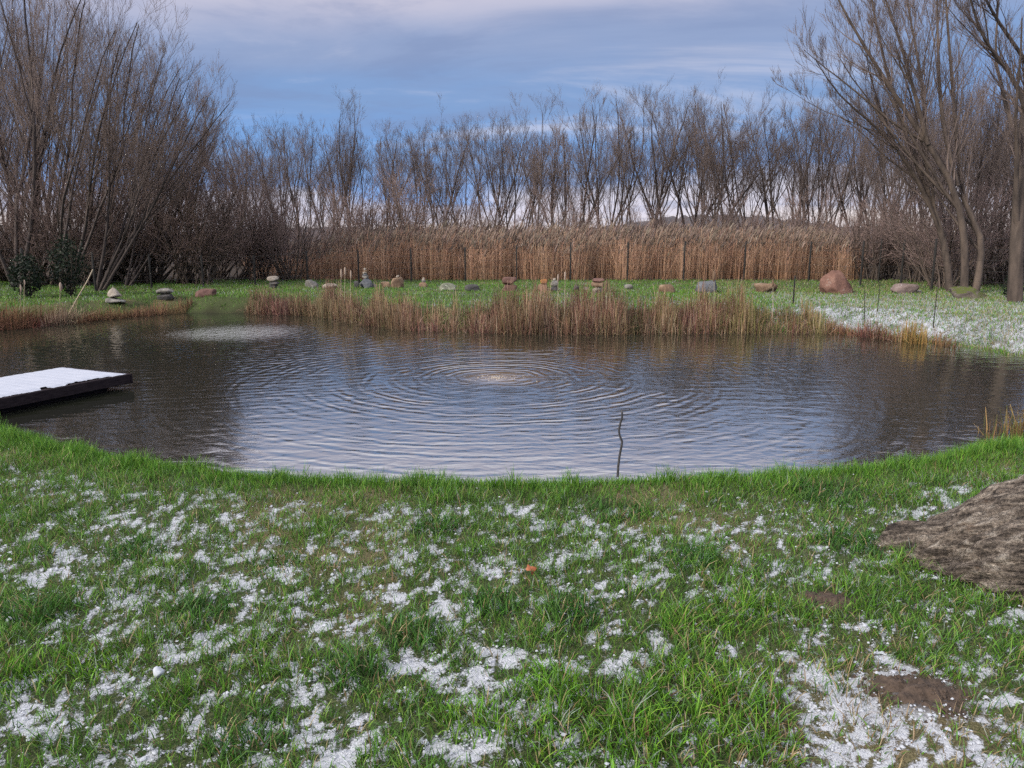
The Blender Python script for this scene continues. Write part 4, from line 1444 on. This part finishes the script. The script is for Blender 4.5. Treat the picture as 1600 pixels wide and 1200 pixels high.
# ------------------------------------------------------------------ dock
m_wood = mat_plain('dock_wood', (.012, .009, .012), (.034, .026, .030), 10, .95, 0, (1, 6, 6))
m_wood.node_tree.nodes['Principled BSDF'].inputs['Specular IOR Level'].default_value = .1
DZ = -0.30
A_ = at_z(201, 584, DZ); B_ = at_z(97, 574, DZ); C_ = at_z(0, 622, DZ)
ex = A_ - C_; ex[2] = 0; ex /= np.linalg.norm(ex)
ey = np.array([-ex[1], ex[0], 0])
Wd = float(abs(np.dot(B_ - A_, ey)))
Ld = 4.6
droot = add('dock', None, loc=tuple(A_), label='dark wooden dock jutting from the left into the pond', cat='dock')
droot.rotation_euler = (0, 0, math.atan2(ex[1], ex[0]))


def box(x0, x1, y0, y1, z0, z1, bev=.006):
    import bmesh
    bm = bmesh.new()
    bmesh.ops.create_cube(bm, size=1)
    for v in bm.verts:
        v.co = Vector((x0 + (v.co.x + .5) * (x1 - x0), y0 + (v.co.y + .5) * (y1 - y0), z0 + (v.co.z + .5) * (z1 - z0)))
    if bev:
        bmesh.ops.bevel(bm, geom=bm.edges[:], offset=bev, segments=1, affect='EDGES')
    me = bpy.data.meshes.new('box'); bm.to_mesh(me); bm.free()
    return me


nb = int(Ld / .145)
plank = box(-.069, .069, .012, Wd - .012, -.035, -.004, .004)
for i in range(nb):
    add('plank', plank, m_wood, parent=droot, loc=(-.10 - i * .145, 0, 0))
add('side_board', box(-Ld, 0, -.03, .01, -.135, -.002), m_wood, parent=droot)
add('side_board', box(-Ld, 0, Wd - .01, Wd + .03, -.135, -.002), m_wood, parent=droot)
add('end_board', box(.002, .040, -.028, Wd + .028, -.135, -.0035), m_wood, parent=droot)
for i in range(4):
    for yv in (.14, Wd - .14):
        add('pile', box(-.45 - i * 1.25 - .05, -.45 - i * 1.25 + .05, yv - .05, yv + .05, -1.1, -.038), m_wood, parent=droot)
add('float', box(-Ld + .2, -.28, .10, Wd - .10, -.24, -.136), m_wood, parent=droot)
# snow lid: gridded slab with soft edge
nx, ny = 300, 90
sx, sy = np.meshgrid(np.linspace(-Ld + .02, -.02, nx), np.linspace(.015, Wd - .015, ny), indexing='ij')
ed = np.minimum(np.minimum(sx + Ld - .02, -.02 - sx), np.minimum(sy - .015, Wd - .015 - sy))
sz_ = .0015 + .020 * smooth(0, .10, ed) - .003 * np.abs(np.cos((sx + .10) * math.pi / .145)) ** 8 + .006 * (fbm(sx * 3, sy * 3, seed=6) - .5) * smooth(0, .1, ed)
si = np.arange(nx * ny).reshape(nx, ny)
sq = np.stack([si[:-1, :-1], si[1:, :-1], si[1:, 1:], si[:-1, 1:]], -1).reshape(-1, 4)
rag = (ed - .05 * np.clip(fbm(sx * 6, sy * 6, seed=44, octv=3) - .42, 0, 1) * 4).ravel()
sq = sq[(rag[sq] > -.004).all(1)]
m_dsnow = mat_plain('dock_snow', (.37, .40, .49), (.43, .455, .54), 5, .75, 0, (1, 1, 1), .15)
so = add('snow_layer', new_mesh('snow_layer', np.stack([sx, sy, sz_], -1).reshape(-1, 3), [sq], smooth_=True), m_dsnow, loc=tuple(A_), label='smooth white snow layer covering the dock top', cat='snow')
so.rotation_euler = droot.rotation_euler

# ------------------------------------------------------------------ foam at the bubbling spot
rng = np.random.default_rng(8)
K = 70
a = Acc()
V0, F0 = ico(1)
V0 = V0 * np.array([1, 1, .6])
for i in range(K):
    rr = abs(rng.normal(0, .16)); an = rng.uniform(0, 6.28)
    a.put(V0 * rng.uniform(.005, .012) + np.array([SRC1[0] + rr * 1.6 * math.cos(an) - .05, SRC1[1] + rr * math.sin(an), WATER_Z + .002]), None, F0)
m_foam = mat_plain('foam', (.36, .30, .24), (.52, .47, .41), 60, .5)
add('foam', a.mesh('foam', True), m_foam, label='patch of pale foam bubbles where the rings begin', cat='foam', kind='stuff')

# ------------------------------------------------------------------ molehills
m_soil = mat_plain('molehill_soil', (.030, .020, .015), (.095, .066, .050), 45, .95, 0, (1, 1, 1), .9)
for (mx_, my_, r_, hh), lb in zip(HEAPS, ('small brown molehill ringed with snow left of the banded rock', 'dark brown molehill with snow beside it at lower right')):
    n_ = 46
    hx, hy = np.meshgrid(np.linspace(-1, 1, n_), np.linspace(-1, 1, n_), indexing='ij')
    hr = np.hypot(hx, hy)
    lump = fbm(hx * 5 + mx_, hy * 5, seed=31, octv=4, gain=.65)
    hxx, hyy = hx * r_ * 1.9, hy * r_ * 1.5
    hz = .024 * smooth(1.0, .1, hr + 1.3 * (fbm(hx * 2.6 + mx_ * 3, hy * 2.6, seed=12) - .5)) * (.4 + 1.2 * lump) + .034 * (lump - .5) - .009
    hz = hz + height(hxx + mx_, hyy + my_) - height(np.array([mx_]), np.array([my_]))[0]
    hi = np.arange(n_ * n_).reshape(n_, n_)
    hq = np.stack([hi[:-1, :-1], hi[1:, :-1], hi[1:, 1:], hi[:-1, 1:]], -1).reshape(-1, 4)
    rc = hr.ravel()[hq].mean(1) < .96
    ac = Acc()
    ac.put(np.stack([hxx, hyy, hz], -1).reshape(-1, 3), hq[rc])
    rgm = np.random.default_rng(int(mx_ * 100))
    for _ in range(420):
        hi_, hj_ = rgm.integers(2, n_ - 2, 2)
        if hr[hi_, hj_] + rgm.normal(0, .12) > .95: continue
        sz0 = .0025 + rgm.gamma(1.6, .0022)
        ac.put(oct_ * sz0 * rgm.uniform(.6, 1.4, (5, 3)) + np.array([hxx[hi_, hj_], hyy[hi_, hj_], hz[hi_, hj_] - sz0 * .1]), None, of)
    add('molehill', ac.mesh('molehill'), m_soil,
        loc=(mx_, my_, float(height(np.array([mx_]), np.array([my_]))[0])), label=lb, cat='molehill')

# ------------------------------------------------------------------ evergreen bush on the right, shade foliage on the left, fallen leaf, snow lump
def leafy(name, u, v, wpx, hpx, k, lsz, cols, label, cat):
    rng = np.random.default_rng(int(u))
    p = ground_px(u, v)
    sc_ = (p[1] * math.cos(PITCH) + (CAM_H - p[2]) * math.sin(PITCH)) / F_PX
    W, H = wpx * sc_ / 2, hpx * sc_
    root = add(name, None, loc=tuple(p), label=label, cat=cat)
    d = nrm(rng.normal(size=(k, 3)))
    r = rng.uniform(.45, 1.0, k)[:, None] * (0.75 + .5 * fbm(d[:, 0] * 2 + 7, d[:, 1] * 2, d[:, 2] * 2, seed=5))[:, None]
    c_ = d * r * np.array([W, W * .8, H * .5]) + np.array([0, 0, H * .52])
    a_ = nrm(rng.normal(size=(k, 3))); b_ = nrm(np.cross(a_, rng.normal(size=(k, 3))))
    s_ = lsz * rng.uniform(.6, 1.3, (k, 1))
    V = np.stack([c_ - a_ * s_, c_ + b_ * s_ * .45, c_ + a_ * s_, c_ - b_ * s_ * .45], 1).reshape(-1, 3)
    Q = np.arange(4 * k).reshape(k, 4)
    add('foliage', new_mesh('foliage', V, [Q], np.repeat(pick(rng, cols, k, .3), 4, 0)), m_grass, parent=root)
    St, Rt = stems(rng, np.zeros(3), np.stack([rng.normal(0, .5, 9), rng.normal(0, .4, 9), np.ones(9)], -1), np.full(9, H * .85), np.full(9, .014), 6, .1, .1)
    add('stem', twigs_mesh('stem', [(St, Rt, 5)]), bark_near, parent=root)


DKG = [(.014, .024, .014), (.020, .034, .018), (.010, .018, .012)]  # leaf colour of the right bush; imitates shade in the left masses
leafy('bush_and_shade_foliage', 1580, 468, 34, 38, 900, .035, DKG, 'dark evergreen bush at the foot of the right-edge trunk', 'bush')
leafy('bush_and_shade_foliage', 112, 462, 60, 95, 1600, .05, DKG, 'dark leaf mass standing in for shadow in the left wood, by the cane', 'bush')  # dark leaves imitate the bluish shadow inside the left wood
leafy('bush_and_shade_foliage', 45, 466, 55, 70, 1300, .05, DKG, 'dark leaf mass standing in for shadow under the willows nearest the left edge', 'bush')  # same near-black leaves, shadow put in as colour at the left edge

pl = ground_px(829, 908)
LV = []
for i, an in enumerate(np.linspace(0, 2 * math.pi, 22, endpoint=False)):
    rr = .021 * (1 + .22 * math.cos(3 * an + .5) + .16 * math.cos(7 * an) + .07 * math.sin(11 * an))
    LV.append((rr * math.cos(an), rr * 1.05 * math.sin(an), .012 * math.sin(2 * an) + .010 * math.cos(3 * an)))
LV.append((0, 0, .004))
LF = np.array([[i, (i + 1) % 22, 22] for i in range(22)])
m_leaf = mat_plain('dead_leaf', (.20, .055, .022), (.34, .11, .042), 60, .6)
lf_ = add('leaf', new_mesh('leaf', np.array(LV), [LF], smooth_=True), m_leaf, loc=(pl[0], pl[1], pl[2] + .055), label='single orange fallen leaf lying on the near grass', cat='leaf')
lf_.rotation_euler = (math.radians(35), math.radians(8), .4)
pw = ground_px(248, 1062)
sl = add('snow_lump', rock_mesh('snow_lump', (.040, .034, .045), 902, boxy=.5), m_snow, loc=(pw[0], pw[1], pw[2] + .004), label='small white snow lump alone in the grass at lower left', cat='snow')
